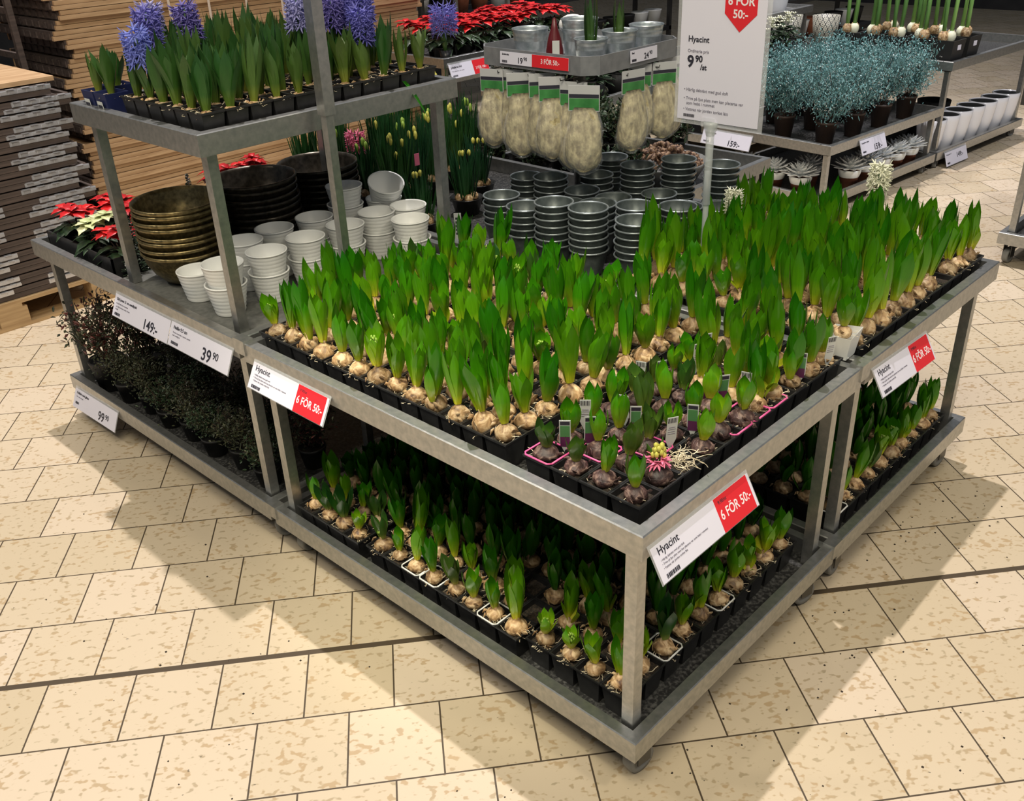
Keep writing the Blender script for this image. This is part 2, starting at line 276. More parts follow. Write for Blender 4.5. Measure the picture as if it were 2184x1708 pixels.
# ------------------------------------------------------------------ mesh builder
class MB:
    def __init__(s): s.v = []; s.f = []; s.m = []; s.sm = []; s.T = Matrix.Identity(4)
    def add(s, vs, fs, m=0, smooth=False):
        n = len(s.v); s.v += [tuple(s.T @ Vector(p)) for p in vs]
        for f in fs: s.f.append(tuple(i + n for i in f)); s.m.append(m); s.sm.append(smooth)
    def box(s, x0, y0, z0, x1, y1, z1, m=0):
        s.add([(x0, y0, z0), (x1, y0, z0), (x1, y1, z0), (x0, y1, z0), (x0, y0, z1), (x1, y0, z1), (x1, y1, z1), (x0, y1, z1)],
              [(0, 3, 2, 1), (4, 5, 6, 7), (0, 1, 5, 4), (1, 2, 6, 5), (2, 3, 7, 6), (3, 0, 4, 7)], m)
    def lathe(s, prof, n=24, c=(0, 0, 0), m=0, smooth=True, wob=0, rnd=None):
        vs = []; fs = []
        for k, (r, z) in enumerate(prof):
            for i in range(n):
                a = 2 * PI * i / n; rr = r * (1 + (rnd.uniform(-wob, wob) if wob else 0))
                vs.append((c[0] + rr * math.cos(a), c[1] + rr * math.sin(a), c[2] + z))
        for k in range(len(prof) - 1):
            for i in range(n):
                j = (i + 1) % n; fs.append((k * n + i, k * n + j, (k + 1) * n + j, (k + 1) * n + i))
        s.add(vs, fs, m, smooth)
    def disc(s, r, z, n=24, c=(0, 0), m=0, up=True):
        s.add([(c[0] + r * math.cos(2 * PI * i / n), c[1] + r * math.sin(2 * PI * i / n), z) for i in range(n)], [tuple(range(n)) if up else tuple(reversed(range(n)))], m)
    def tube(s, pts, r, n=6, m=0, r1=None, cap=True):
        pts = [Vector(p) for p in pts]; vs = []; fs = []; K = len(pts)
        for k, p in enumerate(pts):
            d = (pts[min(k + 1, K - 1)] - pts[max(k - 1, 0)])
            if d.length < 1e-9: d = Vector((0, 0, 1))
            d.normalize(); a = d.orthogonal().normalized(); bb = d.cross(a)
            if k == 0: ref = a
            else:
                a = ref - d * ref.dot(d)
                a = a.normalized() if a.length > 1e-6 else d.orthogonal().normalized(); ref = a; bb = d.cross(a)
            rr = r if r1 is None else r + (r1 - r) * k / max(1, K - 1)
            for i in range(n):
                t = 2 * PI * i / n; vs.append(p + a * rr * math.cos(t) + bb * rr * math.sin(t))
        for k in range(K - 1):
            for i in range(n):
                j = (i + 1) % n; fs.append((k * n + i, k * n + j, (k + 1) * n + j, (k + 1) * n + i))
        if cap: fs.append(tuple(reversed(range(n)))); fs.append(tuple(range((K - 1) * n, K * n)))
        s.add(vs, fs, m, n > 4)
    def sphere(s, c, r, n=8, m=0, sz=1.0):
        k = max(3, n // 2); vs = []; fs = []
        for a in range(k + 1):
            t = PI * a / k
            for i in range(n):
                u = 2 * PI * i / n; vs.append((c[0] + r * math.sin(t) * math.cos(u), c[1] + r * math.sin(t) * math.sin(u), c[2] - r * sz * math.cos(t)))
        for a in range(k):
            for i in range(n):
                j = (i + 1) % n; fs.append((a * n + i, a * n + j, (a + 1) * n + j, (a + 1) * n + i))
        s.add(vs, fs, m, True)
    def leafblade(s, base, dr, up, ln, wd, m=0, fold=0.25, droop=0.3, seg=4, thick=0.0006, lobes=False):
        # pointed blade folded along its midrib, with real thickness
        base = Vector(base); dr = Vector(dr).normalized(); up = Vector(up); sd = dr.cross(up).normalized(); up = sd.cross(dr).normalized()
        top = []; bot = []
        for k in range(seg + 1):
            t = k / seg; c = base + dr * ln * t - Vector((0, 0, 1)) * droop * ln * t * t
            ww = wd * math.sin(PI * min(1, (t * 0.92 + 0.08)) ** 0.8) * 0.5
            if lobes and 0 < k < seg: ww *= (1.25 if k % 2 else 0.8)
            if k == seg: ww = 0.0003
            for q, z in ((-1, fold), (0, 0), (1, fold)):
                top.append(c + sd * q * ww + up * (z * ww + thick)); bot.append(c + sd * q * ww + up * (z * ww - thick))
        fs = []; n = len(top)
        for k in range(seg):
            for q in range(2):
                a = k * 3 + q
                fs.append((a, a + 1, a + 4, a + 3)); fs.append((n + a, n + a + 3, n + a + 4, n + a + 1))
            fs.append((k * 3, k * 3 + 3, n + k * 3 + 3, n + k * 3)); fs.append((k * 3 + 2, n + k * 3 + 2, n + k * 3 + 5, k * 3 + 5))
        s.add(top + bot, fs, m, True)
    def addmesh(s, me, mat, m=0):
        s2 = s.T; s.T = mat
        s.add([v.co for v in me.vertices], [tuple(p.vertices) for p in me.polygons], m); s.T = s2
    def mesh(s, name, mats):
        me = bpy.data.meshes.new(name); me.from_pydata(s.v, [], s.f)
        for m in (mats if isinstance(mats, (list, tuple)) else [mats]): me.materials.append(m)
        me.polygons.foreach_set('material_index', s.m); me.polygons.foreach_set('use_smooth', s.sm); me.update()
        return me
    def build(s, name, mats, parent=None, loc=None):
        return mobj(name, s.mesh(name, mats), parent, loc)
def mobj(name, me, parent=None, loc=None):
    o = bpy.data.objects.new(name, me); C.objects.link(o)
    if parent is not None: o.parent = parent
    if loc is not None: o.location = loc
    return o
def tag(o, label=None, cat=None, group=None, kind=None):
    if label: o['label'] = label
    if cat: o['category'] = cat
    if group: o['group'] = group
    if kind: o['kind'] = kind
    return o
def thing(name, label, cat, loc=(0, 0, 0), rz=0, group=None):
    o = bpy.data.objects.new(name, None); C.objects.link(o); o.empty_display_size = 0.02
    o.location = loc; o.rotation_euler = (0, 0, rz); return tag(o, label, cat, group)
def dup(root, loc, rot=(0, 0, 0), scale=(1, 1, 1), label=None, group=None):
    r = root.copy(); C.objects.link(r); r.location = loc; r.rotation_euler = rot; r.scale = scale
    if label: r['label'] = label
    if group: r['group'] = group
    for ch in root.children:
        c = ch.copy(); C.objects.link(c); c.parent = r
        for g in ch.children:
            d = g.copy(); C.objects.link(d); d.parent = c
    return r
def kill(root):
    for ch in list(root.children):
        kill(ch)
    bpy.data.objects.remove(root)
ORD = ['first', 'second', 'third', 'fourth', 'fifth', 'sixth', 'seventh', 'eighth', 'ninth', 'tenth', 'eleventh', 'twelfth', 'thirteenth', 'fourteenth', 'fifteenth', 'sixteenth', 'seventeenth', 'eighteenth', 'nineteenth', 'twentieth']
def place_mat(o, right, up):
    right = Vector(right).normalized(); up = Vector(up).normalized(); n = right.cross(up)
    return Matrix.Translation(Vector(o)) @ Matrix((right, up, n)).transposed().to_4x4()
def text(mb, body, size, mat, m=0, align='LEFT', bold=0.0, narrow=1.0):
    cu = bpy.data.curves.new('t', 'FONT'); cu.body = body; cu.size = size; cu.align_x = align; cu.resolution_u = 3
    cu.offset = bold; cu.space_character = 1.0; cu.extrude = 0.0002
    ob = bpy.data.objects.new('t', cu); C.objects.link(ob)
    me = bpy.data.meshes.new_from_object(ob)
    mb.addmesh(me, mat @ Matrix.Diagonal((narrow, 1, 1, 1)), m)
    bpy.data.objects.remove(ob); bpy.data.curves.remove(cu); bpy.data.meshes.remove(me)

# ------------------------------------------------------------------ setting
f = MB(); f.add([(-6, -6, 0), (14, -6, 0), (14, 14, 0), (-6, 14, 0)], [(0, 1, 2, 3)])
tag(f.build('floor', M['floor']), kind='structure')
M['wall'] = noisy('dark shop wall', (0.030, 0.030, 0.034), (0.055, 0.052, 0.055), 3, 0.8)
f = MB(); f.box(-6, 11.5, 0, 14, 11.7, 4.5); tag(f.build('wall_back', M['wall']), kind='structure')
f = MB(); f.box(13.5, -6, 0, 13.7, 11.5, 4.5); tag(f.build('wall_right', M['wall']), kind='structure')

# ------------------------------------------------------------------ display tables
def rim_mb(x0, y0, x1, y1, zt, h, lip=0.028, drop=0.055, th=0.003):
    b = MB()
    # a folded sheet: outer face, top lip, inner drop, on four sides with mitred lips
    o = [(x0, y0), (x1, y0), (x1, y1), (x0, y1)]; i = [(x0 + lip, y0 + lip), (x1 - lip, y0 + lip), (x1 - lip, y1 - lip), (x0 + lip, y1 - lip)]
    e = th; ii = [(x0 + lip - e, y0 + lip - e), (x1 - lip + e, y0 + lip - e), (x1 - lip + e, y1 - lip + e), (x0 + lip - e, y1 - lip + e)]
    oi = [(x0 + e, y0 + e), (x1 - e, y0 + e), (x1 - e, y1 - e), (x0 + e, y1 - e)]
    rings = [[(p[0], p[1], zt - h) for p in o], [(p[0], p[1], zt - 0.0025) for p in o], [(p[0] + 0.0025 * (1 if k in (0, 3) else -1), p[1] + 0.0025 * (1 if k in (0, 1) else -1), zt) for k, p in enumerate(o)],
             [(p[0], p[1], zt) for p in i], [(p[0], p[1], zt - drop) for p in i], [(p[0], p[1], zt - drop) for p in ii], [(p[0], p[1], zt - e) for p in ii],
             [(p[0], p[1], zt - e) for p in oi], [(p[0], p[1], zt - h) for p in oi]]
    vs = [p for r in rings for p in r]; fs = []
    K = len(rings)
    for k in range(K):
        k2 = (k + 1) % K
        for q in range(4):
            q2 = (q + 1) % 4; fs.append((k * 4 + q, k * 4 + q2, k2 * 4 + q2, k2 * 4 + q))
    b.add(vs, fs); return b
def caster(parent, x, y, z, rz=0.5, r=0.042):
    f = MB(); f.T = Matrix.Translation((x, y, 0)) @ Matrix.Rotation(rz, 4, 'Z')
    f.box(-0.024, -0.022, z - 0.006, 0.024, 0.022, z)
    f.box(-0.02, -0.021, r * 0.9, 0.02, -0.018, z - 0.005); f.box(-0.02, 0.018, r * 0.9, 0.02, 0.021, z - 0.005)
    f.box(0.0, -0.014, r + 0.028, 0.055, 0.014, r + 0.036)
    k = f.build('caster', M['darkmetal'], parent)
    wv = MB(); wv.T = Matrix.Translation((x, y, r)) @ Matrix.Rotation(rz, 4, 'Z') @ Matrix.Rotation(PI / 2, 4, 'X')
    wv.lathe([(0.0, -0.012), (r * 0.62, -0.012), (r * 0.66, -0.014), (r * 0.95, -0.014), (r, -0.009), (r, 0.009), (r * 0.95, 0.014), (r * 0.66, 0.014), (r * 0.62, 0.012), (0.0, 0.012)], 20)
    wv.build('wheel', M['rubber'], k)
def table(name, label, x0, y0, Lx, Ly, zt, zl, h=0.058, rz=0, deck='wetdeck', deckz=None, lower=True, posts=True, castr=True, postw=0.03, group=None, ins=0.034):
    t = thing(name, label, 'display table', (x0, y0, 0), rz, group)
    rim_mb(0, 0, Lx, Ly, zt, h).build('upper_rim', M['galv'], t)
    dz = zt - 0.056 if deckz is None else deckz
    d = MB(); d.box(0.0265, 0.0265, dz - 0.01, Lx - 0.0265, Ly - 0.0265, dz); d.build('upper_deck', M[deck], t)
    if lower:
        rim_mb(0, 0, Lx, Ly, zl, h).build('lower_rim', M['galv'], t)
        d = MB(); d.box(0.0265, 0.0265, zl - 0.058, Lx - 0.0265, Ly - 0.0265, zl - 0.048); d.build('lower_deck', M['wetdeck'], t)
    for (px, py) in ((ins, ins), (Lx - ins - postw, ins), (ins, Ly - ins - postw), (Lx - ins - postw, Ly - ins - postw)):
        p = MB(); p.box(px, py, (zl - 0.048) if lower else 0.002, px + postw, py + postw, dz - 0.01); p.build('post', M['galv'], t)
    if lower and castr:
        for (px, py) in ((0.075, 0.045), (Lx - 0.075, 0.045), (0.075, Ly - 0.045), (Lx - 0.075, Ly - 0.045)):
            caster(t, px, py, zl - h + 0.004, R.uniform(-.4, .4), min(0.038, (zl - h) * 0.4))
    return t
ZT, ZL = 0.72, 0.17
tabA = table('display_table', 'galvanised two-tier display table at the near corner, full of sprouting hyacinths', 0, 0, 0.905, 1.35, ZT, ZL)
tabB = table('display_table', 'galvanised two-tier display table of hyacinths touching the right side of the nearest one', 0.927, 0, 0.905, 1.35, ZT, ZL)
tabD = table('display_table', 'galvanised two-tier display table at left, holding bronze bowls and white pots', 0, 1.376, 0.905, 1.367, ZT, ZL, deckz=0.664)
tabE = table('display_table', 'galvanised display table behind grey pot stacks, carrying potted daffodils', 0.927, 1.376, 0.905, 1.367, ZT, ZL)
# joining brackets at the seams
for k, (x, y, z) in enumerate(((0.0, 1.35, 0.722), (0.0, 1.35, 0.172), (0.905, 0.0, 0.722), (0.905, 0.0, 0.172))):
    b = MB()
    if k < 2: b.box(-0.004, -0.012, -0.04, 0.03, 0.040, 0.004)
    else: b.box(-0.012, -0.004, -0.04, 0.036, 0.03, 0.004)
    o = b.build('joining_clamp', M['galv'], loc=(x, y, z))
    tag(o, 'bent steel clamp joining two tables at the ' + ['left seam of the upper rim', 'left seam of the lower rim', 'right seam of the upper rim', 'right seam of the lower rim'][k], 'clamp')
# grey liner board and raised shelf stand on table D
b = MB(); b.box(0.05, 0.02, 0, 0.86, 0.76, 0.03)
tag(b.build('liner_board', M['deck'], loc=(0.0, 1.40, 0.6645)), 'flat grey board under the white pots and bronze bowls', 'board')
ts = thing('raised_shelf', 'galvanised raised shelf standing on the left table, loaded with blue hyacinths', 'shelf', (0.019, 1.412, 0.664))
Zr = 1.269 - 0.664
rim_mb(0, 0, 0.904, 0.726, Zr, 0.058).build('shelf_rim', M['galv'], ts)
d = MB(); d.box(0.0265, 0.0265, Zr - 0.056, 0.8775, 0.6995, Zr - 0.046); d.build('shelf_deck', M['galv_dull'], ts)
for (px, py) in ((0.034, 0.034), (0.84, 0.034), (0.034, 0.662), (0.84, 0.662)):
    p = MB(); p.box(px, py, 0.032, px + 0.03, py + 0.03, Zr - 0.056); p.build('post', M['galv'], ts)
# background tables
tabF = table('display_table', 'low galvanised display table covered with teal glitter plants', 3.93, 1.58, 1.317, 0.91, 0.42, 0.12, h=0.055, rz=math.radians(-4.7), ins=0.03)
tabG = table('display_table', 'far right display table with amaryllis pots on top and white pots below', 5.27, 1.47, 1.30, 0.91, 0.69, 0.12, h=0.055, rz=math.radians(-4.7))
tabH = table('display_table', 'display table cut off by the right picture edge, patterned pot on it', 3.77, -0.55, 0.905, 1.12, 0.92, 0.17)
tabJ = table('display_table', 'display table of red poinsettias behind the blue hyacinth shelf', 2.93, 3.66, 1.35, 0.905, 0.86, 0.20, group=None)
tabK = table('display_table', 'display table with white flowers behind the teal glitter plants', 4.72, 2.62, 1.35, 0.905, 0.645, 0.15)
ts2 = thing('raised_shelf', 'small raised shelf with a white glazed planter behind the white flowers', 'shelf', (5.52, 2.95, .590))
rim_mb(0, 0, .7, .5, .27, .05).build('shelf_rim', M['galv'], ts2)
d = MB(); d.box(.0265, .0265, .235, .6735, .4735, .245); d.build('shelf_deck', M['galv_dull'], ts2)
for (px, py) in ((.03, .03), (.64, .03), (.03, .44), (.64, .44)):
    p = MB(); p.box(px, py, .001, px + .03, py + .03, .235); p.build('post', M['galv'], ts2)

# ------------------------------------------------------------------ trays
def tray(name, label, x0, y0, nx, ny, p, z0, H=0.075, white_cells=(), group=None):
    t = thing(name, label, 'plant tray', (x0, y0, z0), 0, group)
    b = MB(); s = MB(); wvs = []; hw = p / 2
    for i in range(nx):
        for j in range(ny):
            cx, cy = (i + .5) * p, (j + .5) * p
            q = b
            a, c = hw - 0.0005, hw * 0.70
            ring = lambda r, z: [(cx - r, cy - r, z), (cx + r, cy - r, z), (cx + r, cy + r, z), (cx - r, cy + r, z)]
            vs = ring(c, 0.0) + ring(hw * 0.90, H - 0.006) + ring(a, H - 0.005) + ring(a, H) + ring(a - 0.0035, H) + ring(a - 0.006, H - 0.016)
            fs = [(3, 2, 1, 0)]
            for k in range(5):
                for w_ in range(4): fs.append((k * 4 + w_, k * 4 + (w_ + 1) % 4, k * 4 + 4 + (w_ + 1) % 4, k * 4 + 4 + w_))
            q.add(vs, fs)
            if (i, j) in white_cells:
                e = MB(); g2 = hw - .002; k2 = .007; zz = H + .0005; e.tube([(cx - g2 + k2, cy - g2, zz), (cx + g2 - k2, cy - g2, zz), (cx + g2, cy - g2 + k2, zz), (cx + g2, cy + g2 - k2, zz), (cx + g2 - k2, cy + g2, zz), (cx - g2 + k2, cy + g2, zz), (cx - g2, cy + g2 - k2, zz), (cx - g2, cy - g2 + k2, zz), (cx - g2 + k2, cy - g2, zz)], .0022, 6); wvs.append(e)
            n = 5; g = []; ff = []
            for u in range(n + 1):
                for v in range(n + 1):
                    e = min(u, v, n - u, n - v)
                    g.append((cx + (a - 0.005) * (2 * u / n - 1), cy + (a - 0.005) * (2 * v / n - 1), H - 0.014 + (R.uniform(-0.004, 0.008) if e > 0 else 0)))
            for u in range(n):
                for v in range(n): ff.append((u * (n + 1) + v, (u + 1) * (n + 1) + v, (u + 1) * (n + 1) + v + 1, u * (n + 1) + v + 1))
            s.add(g, ff)
    b.build('cells', M['black'], t)
    for wv in wvs: tag(wv.build('cell_edge', M['white'], t), 'white cell edge')
    s.build('soil', M['soil'], t)
    return t

# ------------------------------------------------------------------ hyacinths
def leaf_cluster(rnd, H, nl, W, lean, mb, z0=0.028, twist=0.0, spread=1.0, m=0, ax=(0, 0)):
    a0 = rnd.uniform(0, 2 * PI)
    for i in range(nl):
        inner = i >= (nl + 1) // 2
        a = a0 + i * 2 * PI / nl * (1 if not inner else 1.0) + rnd.uniform(-.3, .3)
        h = H * rnd.uniform(0.72, 1.0) * (0.92 if inner else 1); wd = W * rnd.uniform(0.8, 1.1)
        ln = lean * rnd.uniform(0.2, 1.6) * spread
        rb = 0.0085 if not inner else 0.005
        bulge = rnd.uniform(0.009, 0.014) * (0.6 if inner else 1)
        seg = 8; S = (-1, -.5, 0, .5, 1); outv = []; inv = []
        tw = rnd.uniform(-twist, twist)
        for k in range(seg + 1):
            t = k / seg
            r = rb + bulge * math.sin(PI * min(1, t * 0.85)) + ln * t * t * 0.6
            ww = wd * (0.50 + 0.5 * math.sin(PI * min(1, t * 0.95) ** 0.9)) * (1 - (max(0, t - 0.66) / 0.34) ** 2.3)
            ww = max(ww, 0.0008); z = z0 + h * t - ln * 0.25 * t * t
            rc = max(r, 0.014) * (1 + t * 0.7); aa = a + tw * t
            for s_ in S:
                ph = s_ * ww * 0.5 / rc
                cx = math.cos(aa) * (r - rc) + math.cos(aa + ph) * rc + ax[0]; cy = math.sin(aa) * (r - rc) + math.sin(aa + ph) * rc + ax[1]
                outv.append((cx, cy, z - 0.004 * abs(s_) * t))
                e = 0.0016 * (1 - abs(s_)) * (1 - t * .6)
                inv.append((cx - math.cos(aa) * e, cy - math.sin(aa) * e, z - 0.004 * abs(s_) * t))
        n = len(outv); fs = []
        for k in range(seg):
            for q in range(4):
                A = k * 5 + q
                fs.append((A, A + 1, A + 6, A + 5)); fs.append((n + A, n + A + 5, n + A + 6, n + A + 1))
        mb.add(outv + inv, fs, m, True)
def bulb_mesh(rnd, mat, r=0.027):
    b = MB(); n = 14; prof = [(0.004, -0.75), (0.55, -0.66), (0.90, -0.30), (1.0, 0.0), (0.93, 0.35), (0.68, 0.66), (0.36, 0.86), (0.24, 1.05), (0.26, 1.22), (0.20, 1.24)]
    ph = rnd.uniform(0, 6); vs = []; fs = []
    for k, (q, z) in enumerate(prof):
        for i in range(n):
            a = 2 * PI * i / n; rr = r * q * (1 + 0.06 * math.sin(3 * a + ph) + 0.035 * math.sin(7 * a + ph * 2) * (0.5 + q / 2)) * (1 + rnd.uniform(-.02, .02))
            vs.append((rr * math.cos(a), rr * math.sin(a), r * 0.86 * z + rnd.uniform(-.0006, .0006)))
    for k in range(len(prof) - 1):
        for i in range(n): fs.append((k * n + i, k * n + (i + 1) % n, (k + 1) * n + (i + 1) % n, (k + 1) * n + i))
    b.add(vs, fs, 0, True)
    for q in range(5):   # loose papery flakes
        a = rnd.uniform(0, 2 * PI); z = rnd.uniform(-0.2, 0.7) * r
        c = Vector((math.cos(a) * r * 0.98, math.sin(a) * r * 0.98, z))
        b.leafblade(c, (math.cos(a) * .5 - math.sin(a), math.sin(a) * .5 + math.cos(a), rnd.uniform(-.5, .8)), (math.cos(a), math.sin(a), 0), 0.016, 0.012, 0, 0.3, 0.2, 2, 0.0004)
    return b.mesh('bulb', mat)
def roots_mesh(rnd, n, spread=0.036):
    b = MB()
    for i in range(n):
        a = rnd.uniform(0, 2 * PI); r = rnd.uniform(0.018, spread); p = [Vector((math.cos(a) * 0.02, math.sin(a) * 0.02, -0.010 + rnd.uniform(0, 0.012)))]
        d = a + rnd.uniform(-1, 1)
        for k in range(4):
            d += rnd.uniform(-.9, .9); q = p[-1] + Vector((math.cos(d), math.sin(d), rnd.uniform(-.35, .45))) * rnd.uniform(0.005, 0.010)
            if math.hypot(q.x, q.y) > spread: d += 2.2
            q.z = max(q.z, -0.013); p.append(q)
        b.tube(p, 0.0007, 3, cap=False)
    return b.mesh('roots', M['root'])
def bud_mesh(rnd, h=0.045, r=0.009, z0=0.05, m='greenbud', n=26):
    b = MB()
    for i in range(n):
        t = i / n; a = i * 2.4; rr = r * math.sin(PI * (0.15 + 0.8 * t)) ** .7
        b.sphere((math.cos(a) * rr, math.sin(a) * rr, z0 + h * t), 0.0042 * (1.1 - .4 * t), 6, 0, 1.5)
    return b.mesh('flower_bud', M[m])
def proto_h(rnd, leafm, bulbm, H, nl, W, lean, rootn, bud=None, br=0.027, double=False):
    t = thing('hyacinth', '', 'hyacinth')
    b = MB(); leaf_cluster(rnd, H, nl, W, lean, b, z0=br * 0.95)
    if double: leaf_cluster(rnd, H * .6, 3, W * .7, lean * 1.5, b, z0=br * 0.6, ax=(0.014, 0.006))
    mobj('leaves', b.mesh('leaves', M[leafm]), t); mobj('bulb', bulb_mesh(rnd, M[bulbm], br), t)
    if rootn: mobj('roots', roots_mesh(rnd, rootn), t)
    if bud: mobj('flower_bud', bud_mesh(rnd, *bud), t)
    return t
rp = random.Random(21)
P_main = []
for k in range(14):
    bud = None
    if k % 4 == 2: bud = (0.04, 0.0085, 0.05, 'greenbud', 24)
    P_main.append(proto_h(rp, 'leaf', 'bulb', rp.uniform(0.100, 0.145), rp.choice([5, 5, 6, 7]), rp.uniform(0.032, 0.041), rp.uniform(0.006, 0.024), rp.choice([8, 12, 16]), bud, rp.uniform(0.025, 0.029), k % 5 == 3))
P_small = []
for k in range(8):
    P_small.append(proto_h(rp, 'leaf' if k % 2 else 'leafdark', 'bulb', rp.uniform(0.078, 0.112), rp.choice([4, 5, 6]), rp.uniform(0.028, 0.035), rp.uniform(0.008, 0.03), rp.choice([8, 12]), (0.025, 0.008, 0.042, 'greenbud', 18) if k % 3 == 0 else None, rp.uniform(0.024, 0.027)))
P_dark = []
for k in range(7):
    P_dark.append(proto_h(rp, 'leafdark' if k % 3 else 'leaf', 'bulbdark', rp.uniform(0.075, 0.108), rp.choice([5, 6]), rp.uniform(0.032, 0.039), rp.uniform(0.004, 0.014), rp.choice([3, 5]), (0.022, 0.008, 0.040, 'greenbud', 18) if k % 3 == 1 else None, rp.uniform(0.026, 0.030)))
rh = random.Random(99)
stuff = MB(); stuff_parts = []
def put(protos, x, y, z, label, group, sc=1.0, tilt=0.13, rnd=rh, sz=1.0):
    p = rnd.choice(protos)
    s = sc * rnd.uniform(0.9, 1.1)
    # leaves lean a little to one side, as the shoots in the picture do
    rot = (rnd.uniform(-tilt, tilt), rnd.uniform(-tilt, tilt), rnd.uniform(0, 2 * PI))
    return dup(p, (x, y, z), rot, (s, s, s * sz * rnd.uniform(0.9, 1.12)), label, group)
def hrow(tr, nx, ny, p, x0, y0, z0, fill, choose, name_fn, group, skip=lambda i, j: False, H=0.075):
    for i in range(nx):
        for j in range(ny):
            if skip(i, j) or rh.random() > fill: continue
            x = x0 + (i + .5) * p + rh.uniform(-.006, .006); y = y0 + (j + .5) * p + rh.uniform(-.006, .006)
            protos, sc, sz, ti = choose(i, j)
            put(protos, x, y, z0 + H - 0.002, name_fn(i, j), group, sc, ti, sz=sz)
UZ = 0.6645; LZ = 0.1225
# upper trays of table A
pA = 0.0717
tray('cell_tray', 'black cell tray at the far left end of the front table top', 0.050, 1.052, 11, 4, pA, UZ)
tray('cell_tray', 'long black cell tray in the middle of the front table top', 0.050, 0.400, 11, 9, pA, UZ)
pC = 0.0762
tray('cell_tray', 'black cell tray at the near corner of the front table top', 0.048, 0.045, 11, 4, pC, UZ)
def ch_main(i, j):
    return (P_main if rh.random() < .88 else P_small, 1.0, rh.uniform(0.95, 1.28), 0.16)
hrow(None, 11, 4, pA, 0.050, 1.052, UZ, 0.98, ch_main, lambda i, j: f'hyacinth in the left-end tray of front table top, {ORD[i]} row inward, {ORD[3-j]} from left', 'hyacinths in the left-end upper tray')
hrow(None, 11, 9, pA, 0.050, 0.400, UZ, 0.985, ch_main, lambda i, j: f'hyacinth in the middle tray of front table top, {ORD[i]} row inward, {ORD[8-j]} from left', 'hyacinths in the middle upper tray')
def ch_corner(i, j):
    if i <= 5 or (i <= 7 and j >= 2 and rh.random() < .5): return (P_dark, 1.0, rh.uniform(0.85, 1.1), 0.12)
    return (P_main, 1.0, rh.uniform(0.9, 1.15), 0.13)
PINKCELL = (1, 0)
hrow(None, 11, 4, pC, 0.048, 0.045, UZ, 1.0, ch_corner, lambda i, j: f'hyacinth in the near-corner tray of front table top, {ORD[i]} from the corner, {ORD[j]} row inward', 'hyacinths in the near-corner upper tray', skip=lambda i, j: (i, j) in (PINKCELL, (2, 0)))
# table B upper
tray('cell_tray', 'black cell tray along the front edge of the right hyacinth table', 0.965, 0.040, 11, 5, pC, UZ)
tray('cell_tray', 'black cell tray behind, next to the grey pot stacks', 0.965, 0.425, 11, 5, 0.0717, UZ)
def ch_B(i, j): return (P_main, 1.0, rh.uniform(1.0, 1.35), 0.12)
hrow(None, 11, 5, pC, 0.965, 0.040, UZ, 0.99, ch_B, lambda i, j: f'hyacinth in the front tray of right table top, {ORD[i]} from left, {ORD[j]} row inward', 'hyacinths in the front upper tray of the right table')
hrow(None, 11, 5, 0.0717, 0.965, 0.425, UZ, 0.99, ch_B, lambda i, j: f'hyacinth in the rear tray of right table top, {ORD[i]} from left, {ORD[j]} row inward', 'hyacinths in the rear upper tray of the right table')
# lower trays of A
tray('cell_tray', 'black cell tray at the left end of the front table lower shelf', 0.035, 0.985, 11, 4, pA, LZ)
tray('cell_tray', 'long black cell tray in the middle of the front table lower shelf', 0.045, 0.390, 11, 8, pA, LZ, white_cells=((0, 4), (0, 5), (0, 1)))
tray('cell_tray', 'black cell tray at the near corner of the front table lower shelf', 0.065, 0.075, 10, 4, pC, LZ, white_cells=((2, 0), (5, 0)))
class Rest:
    m = MB(); mm = {}
rest_leaf = MB(); rest_bulb = MB()
def lower_fill(nx, ny, p, x0, y0, indiv, fn, group):
    for i in range(nx):
        for j in range(ny):
            if rh.random() > 0.97: continue
            x = x0 + (i + .5) * p + rh.uniform(-.006, .006); y = y0 + (j + .5) * p + rh.uniform(-.006, .006); z = LZ + 0.073
            edge = i <= 0
            pr = P_small if (i + j < 4 or edge) and rh.random() < .55 else P_main
            s = rh.uniform(.85, 1.05)
            if indiv(i, j): put(pr, x, y, z, fn(i, j), group, s, 0.13)
            else:
                q = rh.choice(P_main); mt = Matrix.Translation((x, y, z)) @ Euler((rh.uniform(-.1, .1), rh.uniform(-.1, .1), rh.uniform(0, 6))).to_matrix().to_4x4()
                for ch in q.children:
                    if ch.name.startswith('leaves'): n0 = len(rest_leaf.sm); rest_leaf.addmesh(ch.data, mt, 0); rest_leaf.sm[n0:] = [True] * (len(rest_leaf.sm) - n0)
                    elif ch.name.startswith('bulb'): n0 = len(rest_leaf.sm); rest_leaf.addmesh(ch.data, mt, 1); rest_leaf.sm[n0:] = [True] * (len(rest_leaf.sm) - n0)
lower_fill(11, 4, pA, 0.035, 0.985, lambda i, j: i < 2, lambda i, j: f'hyacinth on front table lower shelf, left-end tray, {ORD[i]} row inward, {ORD[3-j]} from left', 'hyacinths in the left-end lower tray')
lower_fill(11, 8, pA, 0.045, 0.390, lambda i, j: i < 2, lambda i, j: f'hyacinth on front table lower shelf, middle tray, {ORD[i]} row inward, {ORD[7-j]} from left', 'hyacinths in the middle lower tray')
lower_fill(10, 4, pC, 0.065, 0.075, lambda i, j: i < 3 or j < 1, lambda i, j: f'hyacinth on front table lower shelf, near-corner tray, {ORD[i]} from the corner, {ORD[j]} row inward', 'hyacinths in the near-corner lower tray')
tray('cell_tray', 'black cell tray on the lower shelf of the right hyacinth table', 0.998, 0.045, 10, 5, pC, LZ, white_cells=((0, 0),))
lower_fill(10, 5, pC, 0.998, 0.045, lambda i, j: j < 1, lambda i, j: f'hyacinth on right table lower shelf, {ORD[i]} from left, {ORD[j]} row inward', 'hyacinths on the lower shelf of the right table')
o = rest_leaf.build('hyacinths_behind', [M['leaf'], M['bulb']])
